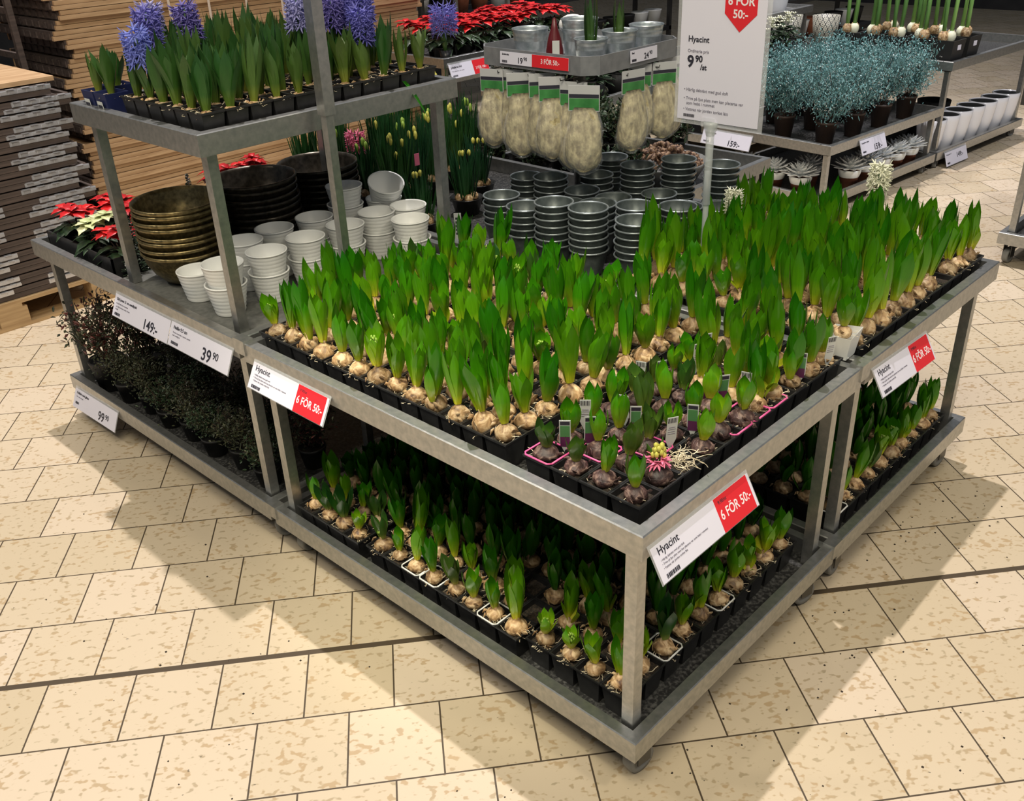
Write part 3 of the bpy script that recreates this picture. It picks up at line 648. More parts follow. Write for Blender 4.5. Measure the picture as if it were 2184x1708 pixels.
tag(o, 'hyacinths crowded in the dark depth of the lower shelves', 'hyacinths', None, 'stuff')

# white square pot at the seam of A and B, white paper sleeve
def square_pot(name, label, x, y, z, s, H, m, rim=None, group=None, rz=0.0):
    t = thing(name, label, 'pot', (x, y, z), rz, group)
    b = MB(); r = s / 2; c = r * .78
    ring = lambda q, zz: [(-q, -q, zz), (q, -q, zz), (q, q, zz), (-q, q, zz)]
    vs = ring(c, 0) + ring(r, H) + ring(r - .003, H) + ring(r - 0.008, H - 0.02)
    fs = [(3, 2, 1, 0)] + [(k * 4 + w_, k * 4 + (w_ + 1) % 4, k * 4 + 4 + (w_ + 1) % 4, k * 4 + 4 + w_) for k in range(3) for w_ in range(4)] + [(12, 13, 14, 15)]
    b.add(vs, fs); b.build('pot_body', M[m], t)
    if rim:
        b = MB(); q = r + .001; k = 0.008
        b.tube([(-q + k, -q, H), (q - k, -q, H), (q, -q + k, H), (q, q - k, H), (q - k, q, H), (-q + k, q, H), (-q, q - k, H), (-q, -q + k, H), (-q + k, -q, H)], 0.0024, 6)
        tag(b.build('pot_edge', M[rim], t), 'pink pot edge')
    return t
b = MB(); b.T = Matrix.Rotation(0.05, 4, 'Z')
r = .033; vs = []; 
ring = lambda q, zz, j=0: [(-q, -q, zz), (q, -q, zz + j), (q, q, zz), (-q, q, zz)]
b.add(ring(r * .8, 0) + ring(r * 1.08, .062, .010) + ring(r * 1.06, .062, .010) + ring(r * .78, .003), [(3, 2, 1, 0)] + [(k * 4 + w_, k * 4 + (w_ + 1) % 4, k * 4 + 4 + (w_ + 1) % 4, k * 4 + 4 + w_) for k in range(3) for w_ in range(4)] + [(12, 13, 14, 15)])
tag(b.build('square_pot', M['white'], loc=(0.931, 0.075, 0.722)), 'white ribbed square pot standing over the seam between the two hyacinth tables', 'pot')
put(P_small, 0.931, 0.075, 0.782, 'hyacinth in the white square pot over the table seam', None, 0.95, 0.05)
for (x, y, nm) in ((0.205, 0.33, 'left tag pair, front of the corner tray'),):
    pass
pinks = [(0.086, 0.311), (0.162, 0.235), (0.239, 0.159), (0.429, 0.083), (0.505, 0.083), (0.581, 0.083)]
for k, (x, y) in enumerate(pinks):
    b = MB(); q = pC / 2 - .001; kk = .007; H = 0.0
    b.tube([(-q + kk, -q, H), (q - kk, -q, H), (q, -q + kk, H), (q, q - kk, H), (q - kk, q, H), (-q + kk, q, H), (-q, q - kk, H), (-q, -q + kk, H), (-q + kk, -q, H)], 0.0024, 6)
    o = b.build('pot_ring', M['pink'], loc=(x, y, UZ + 0.0775))
    tag(o, 'pink square pot edge in the corner tray, ' + ORD[k] + ' from the left front', 'pot')
# pink flowering hyacinth in its cell
t = thing('flowering_hyacinth', 'small hyacinth with pink opening flowers and green bud tip at the near corner', 'hyacinth', (0.048 + 1.5 * pC, 0.045 + .5 * pC, UZ + .075))
rr_ = random.Random(5)
mobj('bulb', bulb_mesh(rr_, M['bulbdark'], 0.029), t)
b = MB(); b.leafblade((0.012, 0.0, .024), (.35, .25, 1), (0, 1, 0), .055, .02, 0, .3, 0, 5); b.leafblade((-.004, 0.01, .024), (-.1, .3, 1), (1, 0, 0), .05, .02, 0, .3, 0, 5); b.build('leaves', M['leafdark'], t)
b = MB()
for i in range(16):
    tt = i / 16; a = i * 2.4; rr = .011 * (1.15 - tt * .6)
    b.sphere((math.cos(a) * rr, math.sin(a) * rr, .05 + .025 * tt), .0055, 6, 0, 1.4)
b.build('flower_bud', M['yellowbud'], t)
b = MB()
for i in range(7):
    a = i * 0.9; c = Vector((math.cos(a) * .010, math.sin(a) * .010, .034 + (i % 3) * .006))
    for q in range(6):
        d = Vector((math.cos(a), math.sin(a), 0)) + Vector((math.cos(a + 1.57) * math.cos(q * PI / 3), math.sin(a + 1.57) * math.cos(q * PI / 3), math.sin(q * PI / 3))) * .9
        b.leafblade(c, d, (0, 0.1, 1), .019, .0075, 0, .2, .1, 3)
b.build('petals', M['pinkpetal'], t)
# heap of pale roots in the empty cell
b = MB()
for i in range(60):
    p = [Vector((R.uniform(-.025, .025), R.uniform(-.03, .03), R.uniform(0, .012)))]; d = R.uniform(0, 6)
    for k in range(4): d += R.uniform(-.7, .7); p.append(p[-1] + Vector((math.cos(d), math.sin(d), R.uniform(-.2, .3))) * .009)
    b.tube(p, .0008, 3, cap=False)
tag(b.build('root_tangle', M['root'], loc=(0.048 + 2.6 * pC, 0.045 + .5 * pC, UZ + .068)), 'tangle of pale bare roots beside the pink flowering hyacinth', 'roots', None, 'stuff')
# plant tags
def plant_tag(x, y, z, rz, kind, label, h=0.072, w=0.024, lean=0.12):
    t = thing('plant_tag', label, 'plant tag', (x, y, z), rz, 'care tags in the corner tray'); t.rotation_euler = (lean, 0, rz)
    b = MB(); b.add([(-w * .5, 0, .02), (w * .5, 0, .02), (w * .5, 0, h), (-w * .5, 0, h), (0, 0, -.01), (-w * .5, .0008, .02), (w * .5, .0008, .02), (w * .5, .0008, h), (-w * .5, .0008, h), (0, .0008, -.01)],
                    [(4, 1, 0), (0, 1, 2, 3), (5, 6, 9), (8, 7, 6, 5), (0, 3, 8, 5), (1, 6, 7, 2), (2, 7, 8, 3), (0, 5, 9, 4), (1, 4, 9, 6)]); b.build('card', M['tagpaper'], t)
    if kind == 'pic':
        b = MB(); e = -.0006
        b.box(-w * .42, e, h * .45, w * .42, 0, h * .82); b.build('green_panel', M['taggreen'], t)
        b = MB(); b.box(-w * .42, e, h * .12, w * .42, 0, h * .45); b.build('purple_panel', M['tagpurple'], t)
        b = MB(); b.box(-w * .42, e, h * .85, w * .42, 0, h * .96); b.build('black_band', M['ink'], t)
    else:
        b = MB(); e = -.0006
        for i in range(9):
            xx = -w * .42 + i * w * .095; b.box(xx, e, h * .82, xx + w * (.03 + .03 * (i % 3 == 0)), 0, h * .97)
        b.build('barcode', M['ink'], t)
        b = MB(); b.box(-w * .3, e, h * .66, w * .3, 0, h * .68); b.box(-w * .36, e, h * .60, w * .36, 0, h * .615); b.box(-w * .36, e, h * .52, w * .30, 0, h * .535); b.box(-w * .36, e, h * .45, w * .33, 0, h * .465); b.build('lettering', M['inkgrey'], t)
ZT_ = UZ + 0.062
TG = [(0.120, 0.292, 'pic', -.9), (0.165, 0.262, 'pic', -.8), (0.270, 0.130, 'back', -.55), (0.262, 0.215, 'pic', -.9), (0.285, 0.262, 'back', -1.3), (0.345, 0.125, 'pic', -1.1),
      (0.352, 0.330, 'back', -.7), (0.47, 0.300, 'back', -.5), (0.545, 0.115, 'back', -1.3), (0.50, 0.150, 'pic', -.6), (0.48, 0.175, 'pic', -.9), (0.64, 0.125, 'back', -1.2),
      (0.71, 0.07, 'pic', -1.1), (0.60, 0.285, 'back', -.5), (0.66, 0.30, 'back', -.5), (0.44, 0.33, 'back', -1.2), (0.215, 0.315, 'back', -.9), (0.83, 0.060, 'back', -.5)]
for k, (x, y, kd, rz) in enumerate(TG):
    plant_tag(x, y, ZT_ + .012, rz, kd, ('green and purple picture care tag' if kd == 'pic' else 'white barcode care tag') + f' in the corner tray, {ORD[k]} counted from the left', 0.078)

# ------------------------------------------------------------------ price labels
def price_label(label, o, right, W, H, out, drop, spec, parts_only=False, holder=True, name='price_label'):
    """o: top-left corner; out: outward unit vector; the card hangs tilted so that its foot stands off the rim"""
    right = Vector(right).normalized(); outv = Vector(out)
    up = -(outv * drop + Vector((0, 0, -1)) * math.sqrt(max(1e-6, H * H - drop * drop))) / H
    t = thing(name, label, 'price label', o)
    mt = place_mat((0, 0, 0), right, up)     # local x right, y up, z towards the viewer
    def rect(mb, x0, y0, x1, y1, z0, z1, m=0):
        mb.T = mt; mb.box(x0 * W, -y1 * H, z0, x1 * W, -y0 * H, z1, m); mb.T = Matrix.Identity(4)
    b = MB(); rect(b, 0, 0, 1, 1, 0, .0012); b.build('card', M['paper'], t)
    if holder:
        b = MB(); rect(b, -.01, -.12, 1.01, 1.03, -.0012, -.0002)
        b.T = mt; b.box(-.01 * W, H * .12, -.004, 1.01 * W, H * .13, .0); b.T = Matrix.Identity(4)
        b.build('clear_holder', M['clear'], t)
    if spec.get('promo'):
        x0, x1, s, sub = spec['promo']
        b = MB(); rect(b, x0, 0.0, x1, 1.0, .0012, .0018); b.build('promo_panel', M['redp'], t)
        b = MB(); text(b, s, H * spec.get('ps', .36), mt @ Matrix.Translation(((x0 + x1) / 2 * W, -H * .66, .0020)), 0, 'CENTER', 0.0003, .84); b.build('promo_lettering', M['inkwhite'], t)
        if sub:
            b = MB(); text(b, sub, H * .15, mt @ Matrix.Translation(((x0 + .03) * W, -H * .22, .0020)), 0); b.build('small_lettering', M['ink'], t)
    b = MB()
    for (s, size, x, y, al, bold) in spec.get('text', []):
        text(b, s, H * size, mt @ Matrix.Translation((x * W, -H * y, .0016)), 0, al, bold)
    if b.v: b.build('lettering', M['ink'], t)
    b = MB()
    for (s, size, x, y) in spec.get('small', []):
        text(b, s, H * size, mt @ Matrix.Translation((x * W, -H * y, .0016)), 0)
    if b.v: b.build('small_print', M['inkgrey'], t)
    if spec.get('bar'):
        bx, by, bw, bh = spec['bar']; b = MB(); rr = random.Random(3); x = 0
        while x < bw:
            w_ = rr.choice([.004, .007, .010]); rect(b, bx + x, by, min(bx + x + w_, bx + bw), by + bh, .0012, .0017); x += w_ + rr.choice([.003, .005])
        b.build('barcode', M['ink'], t)
    return t
HY = ['• Härlig dekväxt med god doft', '• Trivs på ljus plats men kan placeras var som helst i rummet', '• Vattnas när jorden torkat lätt']
def hy_spec():
    return dict(promo=(0.62, 0.975, '6 FÖR 50:-', '9.90/st'), ps=.40, text=[('Hyacint', .30, .045, .28, 'LEFT', .0002)],
                small=[(s, .085, .045, .46 + .11 * i) for i, s in enumerate(HY)], bar=(.045, .82, .12, .12))
price_label('Hyacint price label with red 6 FÖR 50 panel, left end of the front table', (-.004, 1.293, .682), (0, -1, 0), .335, .072, (-1, 0, 0), .034, hy_spec())
price_label('Hyacint price label with red 6 FÖR 50 panel right of the near corner', (.016, -.004, .684), (1, 0, 0), .345, .074, (0, -1, 0), .036, hy_spec())
price_label('Hyacint price label with red 6 FÖR 50 panel on the right table', (.958, -.004, .690), (1, 0, -.05), .334, .074, (0, -1, 0), .036, hy_spec())
price_label('149:- price label on the left table, under the bronze bowls', (-.004, 2.090, .678), (0, -1, 0), .350, .072, (-1, 0, 0), .030,
            dict(text=[('Skål Jonna 21 cm metallguld', .16, .04, .24, 'LEFT', .0002), ('149:-', .62, .56, .88, 'LEFT', .0008)], small=[('Fin skål till växter inomhus', .10, .04, .42), ('och dekorationer under hösten', .10, .04, .56), ('Metall', .10, .04, .68)], bar=(.04, .80, .10, .12)))
price_label('39.90 price label on the left table beside its near seam', (-.004, 1.733, .680), (0, -1, 0), .330, .072, (-1, 0, 0), .030,
            dict(text=[('Nellie 9,5 cm', .20, .05, .26, 'LEFT', .0003), ('39', .72, .56, .90, 'LEFT', .0008), ('90', .42, .735, .68, 'LEFT', .0004)], small=[('Vacker innekruka i mindre storlek', .10, .05, .44), ('med randig yta', .10, .05, .56)], bar=(.05, .78, .12, .12)))
price_label('99.90 price label hanging from the lower rim at far left', (-.004, 2.700, .128), (0, -1, .03), .350, .075, (-1, 0, 0), .030,
            dict(text=[('Kråkbär med glitter', .17, .05, .24, 'LEFT', .0003), ('99', .66, .60, .88, 'LEFT', .0008), ('90', .38, .76, .68, 'LEFT', .0004)], small=[('Trivs svalt och ljust', .10, .05, .42)], bar=(.05, .66, .08, .12)))
ca, sa = math.cos(math.radians(-4.7)), math.sin(math.radians(-4.7))
def FP(u, v, z, o=(3.93, 1.58)): return (o[0] + u * ca - v * sa, o[1] + u * sa + v * ca, z)
price_label('159:- price label on the near side of the teal plant table', FP(.30, -.004, .392), (ca, sa, 0), .28, .085, (sa, -ca, 0), .03,
            dict(text=[('Ljungsilver glitter', .14, .05, .24, 'LEFT', .0002), ('159:-', .55, .48, .88, 'LEFT', .0008)], bar=(.05, .75, .12, .12)))
price_label('159:- price label on the left side of the teal plant table, by the sign post', FP(-.004, .885, .392), (-sa * -1, -ca, 0), .36, .085, (-ca, -sa, 0), .03,
            dict(text=[('Ljungsilver glitter', .14, .05, .24, 'LEFT', .0002), ('159:-', .55, .54, .88, 'LEFT', .0008)], bar=(.05, .75, .12, .12)))
price_label('149:- price label on the far lower shelf of white pots', (5.36, 1.455, .10), (ca, sa, 0), .30, .09, (sa, -ca, 0), .03,
            dict(text=[('Kruka vit 17', .15, .05, .24, 'LEFT', .0002), ('149:-', .50, .50, .6, 'LEFT', .0008)], bar=(.05, .75, .12, .12)))
price_label('white card with red 2 FÖR panel below the poinsettia table', (2.96, 3.654, .82), (1, 0, 0), .33, .085, (0, -1, 0), .03,
            dict(promo=(.6, 1.0, '2 FÖR 100:-', None), ps=.26, text=[('Julstjärna röd', .2, .04, .3, 'LEFT', .0004)], small=[('Trivs bäst ljust och varmt', .12, .04, .55)], bar=(.04, .78, .12, .12)))

# ------------------------------------------------------------------ sign on the clear rod
t = thing('sign_holder', 'large white Hyacint price sign on a clear rod among the hyacinths', 'sign', (1.184, 0.652, 0.74))
SW, SH = 0.262, 0.42; y0s, z0s = 0.766, 1.178
def sgn(mb, ya, za, yb, zb, xo, th, m=0): mb.box(-xo - th, (y0s - yb) - .652, za - .74, -xo, (y0s - ya) - .652, zb - .74, m)
b = MB(); b.tube([(0, 0, -.004), (0, 0, .30)], .0085, 10); b.tube([(0, 0, .20), (0, 0, .44)], .0115, 10); b.lathe([(.0115, .40), (.022, .432), (.022, .44), (.0, .44)], 12); b.build('rod', M['rod'], t)
b = MB(); sgn(b, -.012, z0s - .012, SW + .012, z0s + SH + .012, -.004, .004); b.box(-.006, -.014, .425, .006, .03, .45); b.build('clear_frame', M['clear'], t)
b = MB(); sgn(b, 0, z0s, SW, z0s + SH, .0005, .0012); b.build('card', M['paper'], t)
mt = place_mat((-.0022, y0s - .652, z0s - .74), (0, -1, 0), (0, 0, 1))
b = MB(); pz = .322
b.T = mt
x0, x1, zb, zm = .137, .234, .245, .290
b.add([(x0, SH, 0), (x0, zm, 0), ((x0 + x1) / 2, zb, 0), (x1, zm, 0), (x1, SH, 0), (x0, SH, .0008), (x0, zm, .0008), ((x0 + x1) / 2, zb, .0008), (x1, zm, .0008), (x1, SH, .0008)],
      [(5, 6, 7, 8, 9), (4, 3, 2, 1, 0), (0, 1, 6, 5), (1, 2, 7, 6), (2, 3, 8, 7), (3, 4, 9, 8), (4, 0, 5, 9)])
b.T = Matrix.Identity(4); b.build('red_tab', M['redp'], t)
b = MB(); text(b, '6 FÖR', .030, mt @ Matrix.Translation(((x0 + x1) / 2, .312, .0012)), 0, 'CENTER', .0006); text(b, '50:-', .030, mt @ Matrix.Translation(((x0 + x1) / 2, .280, .0012)), 0, 'CENTER', .0006); b.build('red_tab_lettering', M['inkwhite'], t)
b = MB(); text(b, 'Hyacint', .022, mt @ Matrix.Translation((.026, .212, .0006)), 0, 'LEFT', .0003)
text(b, '9', .044, mt @ Matrix.Translation((.026, .145, .0006)), 0, 'LEFT', .0011); text(b, '90', .024, mt @ Matrix.Translation((.052, .160, .0006)), 0, 'LEFT', .0006); text(b, '/st', .020, mt @ Matrix.Translation((.070, .140, .0006)), 0, 'LEFT', .0005)
b.build('lettering', M['ink'], t)
b = MB(); text(b, 'Ordinarie pris', .012, mt @ Matrix.Translation((.026, .184, .0006)), 0)
for i, s in enumerate(['• Härlig dekväxt med god doft', '• Trivs på ljus plats men kan placeras var', '   som helst i rummet', '• Vattnas när jorden torkat lätt']):
    text(b, s, .0118, mt @ Matrix.Translation((.020, [.080, .056, .043, .026][i], .0006)), 0)
b.build('small_print', M['inkgrey'], t)
b = MB(); x = 0; rr = random.Random(8); b.T = mt
while x < .034: w_ = rr.choice([.0012, .002, .003]); b.box(.022 + x, .008, .0002, .022 + x + w_, .016, .0008); x += w_ + .0012
b.T = Matrix.Identity(4); b.build('barcode', M['ink'], t)
# upright square pole at the back edge of table A
t = thing('sign_pole', 'tall grey telescopic square pole rising between hyacinths and raised shelf', 'pole', (0.385, 1.363, 0.0))
b = MB(); b.box(-.0125, -.0125, .0, .0125, .0125, 1.30); b.build('inner_tube', M['galv'], t)
b = MB(); b.box(-.0175, -.0175, 1.26, .0175, .0175, 2.2); b.build('outer_tube', M['galv'], t)

# ------------------------------------------------------------------ pots and bowls
def ribbed_pot_mesh(r, h, mat, name='pot', ribs=5, bot=.72, lip=.004, rimmat=None, n=30):
    b = MB(); rb = r * bot; prof = [(0, 0), (rb * .96, 0), (rb, .002)]
    for k in range(ribs * 3 + 1):
        t = k / (ribs * 3); rr = rb + (r - rb) * t; rr += (0.0011 if k % 3 == 1 else 0); prof.append((rr, .003 + (h - .008) * t))
    prof += [(r + lip * .5, h - .004), (r + lip * .5, h), (r - .002, h), (r - .003, h - .003), (rb - .003, .005), (0, .005)]
    b.lathe(prof, n)
    if rimmat:
        k0 = len(b.f); b.lathe([(r + lip * .2, h - .005), (r + lip, h - .004), (r + lip * 1.15, h - .0015), (r + lip * .8, h + .0012), (r, h + .0008), (r - .002, h - .004)], n, m=1); return b.mesh(name, [mat, rimmat])
    return b.mesh(name, mat)
wp = ribbed_pot_mesh(.061, .094, M['white'], 'ribbed_pot', 7, .72)
W_ = [((418, 571), 1, .133, 1.789), ((472, 556), 2, .129, 1.617), ((517, 508), 2, .281, 1.743), ((584, 482), 2, .412, 1.765), ((670, 458), 2, .563, 1.758), ((566, 530), 2, .271, 1.602), ((649, 500), 2, .422, 1.615), ((729, 472), 2, .576, 1.612), ((734, 392), 3, .718, 1.790), ((804, 443), 2, .726, 1.632), ((877, 463), 2, .745, 1.482), ((888, 428), 2, .838, 1.60), ((820, 420), 2, .845, 1.735)]
wnames = ['single, closest to the 39.90 label', 'left front pair', 'pair behind the left front pair', 'pair in front of the dark bowls', 'pair at the foot of the dark bowls', 'pair left of the hyacinths', 'pair in the middle of the group', 'pair behind the grey pole', 'tall stack behind the grey pole', 'pair right of the grey pole', 'pair touching the hyacinths', 'pair by the right shelf post', 'rear pair below the tilted pot']
for k, (_, n, x, y) in enumerate(W_):
    for q in range(n):
        o = mobj('white_pot', wp, None, (x + R.uniform(-.002, .002), y + R.uniform(-.002, .002), .6955 + q * .063)); o.rotation_euler = (0, 0, R.uniform(0, 6))
        tag(o, 'white ribbed plant pot, ' + ('' if n == 1 else ['bottom', 'second', 'third'][q] + ' of the ') + wnames[k], 'pot', 'stacked white pots on the left table')
o = mobj('white_pot', wp, None, (.845, 1.735, .6955 + 2 * .063 + .006)); o.rotation_euler = (0.30, -.28, .4)
tag(o, 'white ribbed plant pot lying tilted on top of the rear pair', 'pot', 'stacked white pots on the left table')
gp = ribbed_pot_mesh(.0615, .085, M['greypot'], 'grey_pot', 1, .70, .004, M['potrim'])
G_ = dict(G1=(1.141, .875, 6), G2=(1.096, 1.026, 7), G3=(1.078, 1.156, 7), G4=(1.096, 1.300, 5), G5=(1.139, 1.455, 5), G6=(1.404, 1.166, 4), G7=(1.41, 1.312, 4), G8=(1.262, .965, 6), G9=(1.395, .89, 5), G10=(1.60, 1.11, 3), G11=(1.66, 1.255, 6), G12=(1.745, 1.13, 7), G13=(1.53, .955, 3), G14=(1.655, .90, 2), G15=(1.775, .965, 7), G17=(1.417, 1.466, 5), G18=(1.43, 1.60, 4), G19=(1.77, 1.46, 5), G21=(1.60, 1.40, 4), G22=(1.262, 1.12, 5), G23=(1.262, 1.26, 4))
gd = {'G1': 'in front, foot visible among hyacinths', 'G2': 'second from left in the front row', 'G3': 'third from the right in the left front row', 'G4': 'under the left bags', 'G5': 'leftmost by the daffodils', 'G6': 'low one in the middle', 'G7': 'low dark one under the bags', 'G8': 'just behind the front one', 'G9': 'left of the sign rod', 'G10': 'low one behind the middle', 'G11': 'tall one right of the bags', 'G12': 'tallest one before the cone bowl', 'G13': 'crossed by the sign rod', 'G14': 'right of the rod by the white flower', 'G15': 'tall lone one right of the sign rod', 'G17': 'behind, hidden by sisal bags', 'G18': 'rear left behind the bags', 'G19': 'rear right by the cone bowl', 'G21': 'rear centre below the bags', 'G22': 'between front and middle rows', 'G23': 'in the shade under the bags'}
for k, (x, y, n) in G_.items():
    z0 = UZ if y < 1.33 else UZ
    for q in range(n):
        o = mobj('grey_pot', gp, None, (x + R.uniform(-.0015, .0015), y + R.uniform(-.0015, .0015), z0 + q * .0225)); o.rotation_euler = (R.uniform(-.01, .01), R.uniform(-.01, .01), R.uniform(0, 6))
        tag(o, f'grey metal pot, {ORD[q]} up in stack {gd[k]}', 'pot', 'stacked grey metal pots')
def bowl_mesh(r, h, mat, name):
    b = MB(); prof = [(0, 0), (r * .48, 0), (r * .50, .006), (r * .60, h * .10), (r * .80, h * .36), (r * .93, h * .65), (r * .97, h - .014), (r, h - .012), (r * 1.02, h - .006), (r * 1.01, h), (r * .98, h), (r * .94, h - .012), (r * .90, h * .65), (r * .76, h * .36), (r * .55, h * .12), (0, h * .09)]
    b.lathe(prof, 44); return b.mesh(name, mat)
bm = bowl_mesh(.138, .115, M['bronze'], 'bronze_bowl'); dm = bowl_mesh(.142, .115, M['darkbowl'], 'dark_bowl')
for (me, x, y, n, nm, gl, dz) in ((bm, .205, 1.975, 8, 'bronze_bowl', 'bronze bowl in the left stack beside the white pots', .0215), (dm, .50, 1.985, 8, 'dark_bowl', 'dark metal bowl in the middle stack under the raised shelf', .022), (dm, .79, 2.03, 7, 'dark_bowl', 'dark metal bowl in the right stack under the raised shelf', .022)):
    for q in range(n):
        o = mobj(nm, me, None, (x + R.uniform(-.003, .003), y + R.uniform(-.003, .003), .6955 + q * dz)); o.rotation_euler = (R.uniform(-.02, .02), R.uniform(-.02, .02), 0)
        tag(o, gl + f', {ORD[q]} from the bottom', 'bowl', gl.split(' beside')[0].replace('bowl in', 'bowls in'))

# ------------------------------------------------------------------ top shelf hyacinths
TZ = 1.269 - .046 + .0005
for k, (x0, nx, lab) in enumerate(((.060, 5, 'left half'), (.060 + 5 * .0735 + .012, 6, 'right half'))):
    tray('cell_tray', f'black cell tray on the {lab} of the raised shelf', x0, 1.447, nx, 9 if k else 6, .0725, TZ, H=.085)
tray('cell_tray', 'small black cell tray behind, at the left of the raised shelf', .060 + 2 * .0725, 1.447 + 6.1 * .0725, 3, 2, .0725, TZ, H=.085)
P_tall = []
for k in range(10):
    t = thing('tall_hyacinth', '', 'hyacinth'); b = MB()
    leaf_cluster(rp, rp.uniform(.13, .19), rp.choice([6, 7, 8]), rp.uniform(.026, .034), rp.uniform(.015, .04), b, z0=.0, twist=.3)
    mobj('leaves', b.mesh('leaves', M['leaftall']), t); mobj('bulb', bulb_mesh(rp, M['bulb'], .020), t).location = (0, 0, -.012); mobj('roots', roots_mesh(rp, 12), t); P_tall.append(t)
def flower_spike(parent, z0, h, r, m, rnd, dense=34):
    b = MB()
    for i in range(dense):
        tt = i / dense; a = i * 2.4 + rnd.uniform(-.2, .2); rr = r * .45; c = Vector((math.cos(a) * rr * .6, math.sin(a) * rr * .6, z0 + h * tt))
        od = Vector((math.cos(a), math.sin(a), rnd.uniform(-.35, .15))).normalized(); e = od.orthogonal().normalized(); g = od.cross(e)
        b.tube([c, c + od * r * .45], .003, 5)
        for q in range(6):
            d = od * .55 + (e * math.cos(q * PI / 3) + g * math.sin(q * PI / 3)) * .9
            b.leafblade(c + od * r * .38, d, od, r * .62, .006, 0, -.2, .0, 3)
    b.build('flower_spike', M[m], parent)
    b = MB(); b.tube([(0, 0, 0), (0, 0, z0 + h * .9)], .005, 6); b.build('stem', M['leaftall'], parent)
cells_top = []
for i in range(5):
    for j in range(6): cells_top.append((.060 + (i + .5) * .0725, 1.447 + (j + .5) * .0725, i, j))
for i in range(3):
    for j in range(2): cells_top.append((.060 + (i + 2.5) * .0725, 1.447 + (j + 6.6) * .0725, i + 2, j + 6))
for i in range(6):
    for j in range(9): cells_top.append((.060 + 5 * .0735 + .012 + (i + .5) * .0725, 1.447 + (j + .5) * .0725, i + 5, j))
SPK = {(2, 7): ('paleblue', 'at the left end of the raised shelf'), (1, 5): ('bluepetal', 'second from left on the raised shelf'), (0, 4): ('bluepetal', 'short, leaning, near the left end of raised shelf'), (3, 5): ('bluepetal', 'rising before the straps of the board stack'),
       (6, 3): ('paleblue', 'just behind the grey pole'), (7, 4): ('paleblue', 'right of the grey pole, rear'), (7, 2): ('bluepetal', 'right of the grey pole, front'), (8, 2): ('bluepetal', 'in the middle of the right cluster'), (8, 1): ('bluepetal', 'low in the right cluster'), (9, 2): ('bluepetal', 'right cluster, over the pale bulbs'), (9, 3): ('paleblue', 'at the back of the right cluster'), (10, 4): ('bluepetal', 'right end of the cluster, rear')}
for (x, y, i, j) in cells_top:
    if (i, j) in SPK:
        m, d = SPK[(i, j)]
        t = thing('blue_hyacinth', ('pale' if m == 'paleblue' else 'violet') + ' blue hyacinth in flower ' + d, 'hyacinth', (x, y, TZ + .083), 0, None)
        b = MB(); leaf_cluster(rp, .16, 5, .024, .03, b, z0=0, twist=.3); b.build('leaves', M['leaftall'], t); mobj('bulb', bulb_mesh(rp, M['bulb'], .020), t).location = (0, 0, -.012)
        flower_spike(t, .13 if (i, j) not in ((8, 1), (0, 4)) else .09, .090, .038, m, rp, 46)
        t.rotation_euler = (R.uniform(-.1, .1), R.uniform(-.12, .12), 0)
        continue
    if i > 8 and rh.random() < .3: continue
    sc = 1.0 if i < 9 else .8
    o = put(P_tall, x, y, TZ + .081, f'tall green hyacinth on the raised shelf, {ORD[i]} column from left, {ORD[j]} row from front', 'tall hyacinths on the raised shelf', sc, .10)
# navy pots at the left end
NV = ((.075, 2.045), (.075, 1.966), (.150, 2.075))
for k, (x, y) in enumerate(NV):
    square_pot('square_pot', ['navy square pot at the very left end of raised shelf', 'navy square pot with barcode beside the black tray on raised shelf', 'navy square pot behind the end one on the raised shelf'][k], x, y, TZ, .072, .085, 'navy')
    put(P_tall, x, y, TZ + .078, 'leafy hyacinth in the ' + ['end', 'barcoded', 'rear'][k] + ' navy pot on the raised shelf', None, .9, .1)
for k, (x, y) in enumerate(NV[:2]):
    t = thing('barcode_sticker', ['white barcode sticker on the end navy pot', 'white barcode sticker on the navy pot next to the black tray'][k], 'sticker', (x - .0352, y, TZ + .018)); t.rotation_euler = (0, -.10, 0)
    b = MB(); b.box(-.0008, -.016, .015, 0, .016, .046); b.build('paper', M['tagpaper'], t)
    b = MB()
    for q in range(8): b.box(-.0014, -.013 + q * .0034, .018, -.0008, -.0112 + q * .0034 + (q % 3) * .0004, .036)
    b.build('barcode', M['ink'], t)
# fallen leaf over the rim
b = MB(); b.leafblade((.74, 1.47, TZ + .07), (.06, -.8, -.55), (0, .5, 1), .13, .016, 0, .5, .25, 8)
tag(b.build('drooping_leaf', M['leaf']), 'single green leaf drooping over the raised shelf rim', 'leaf')

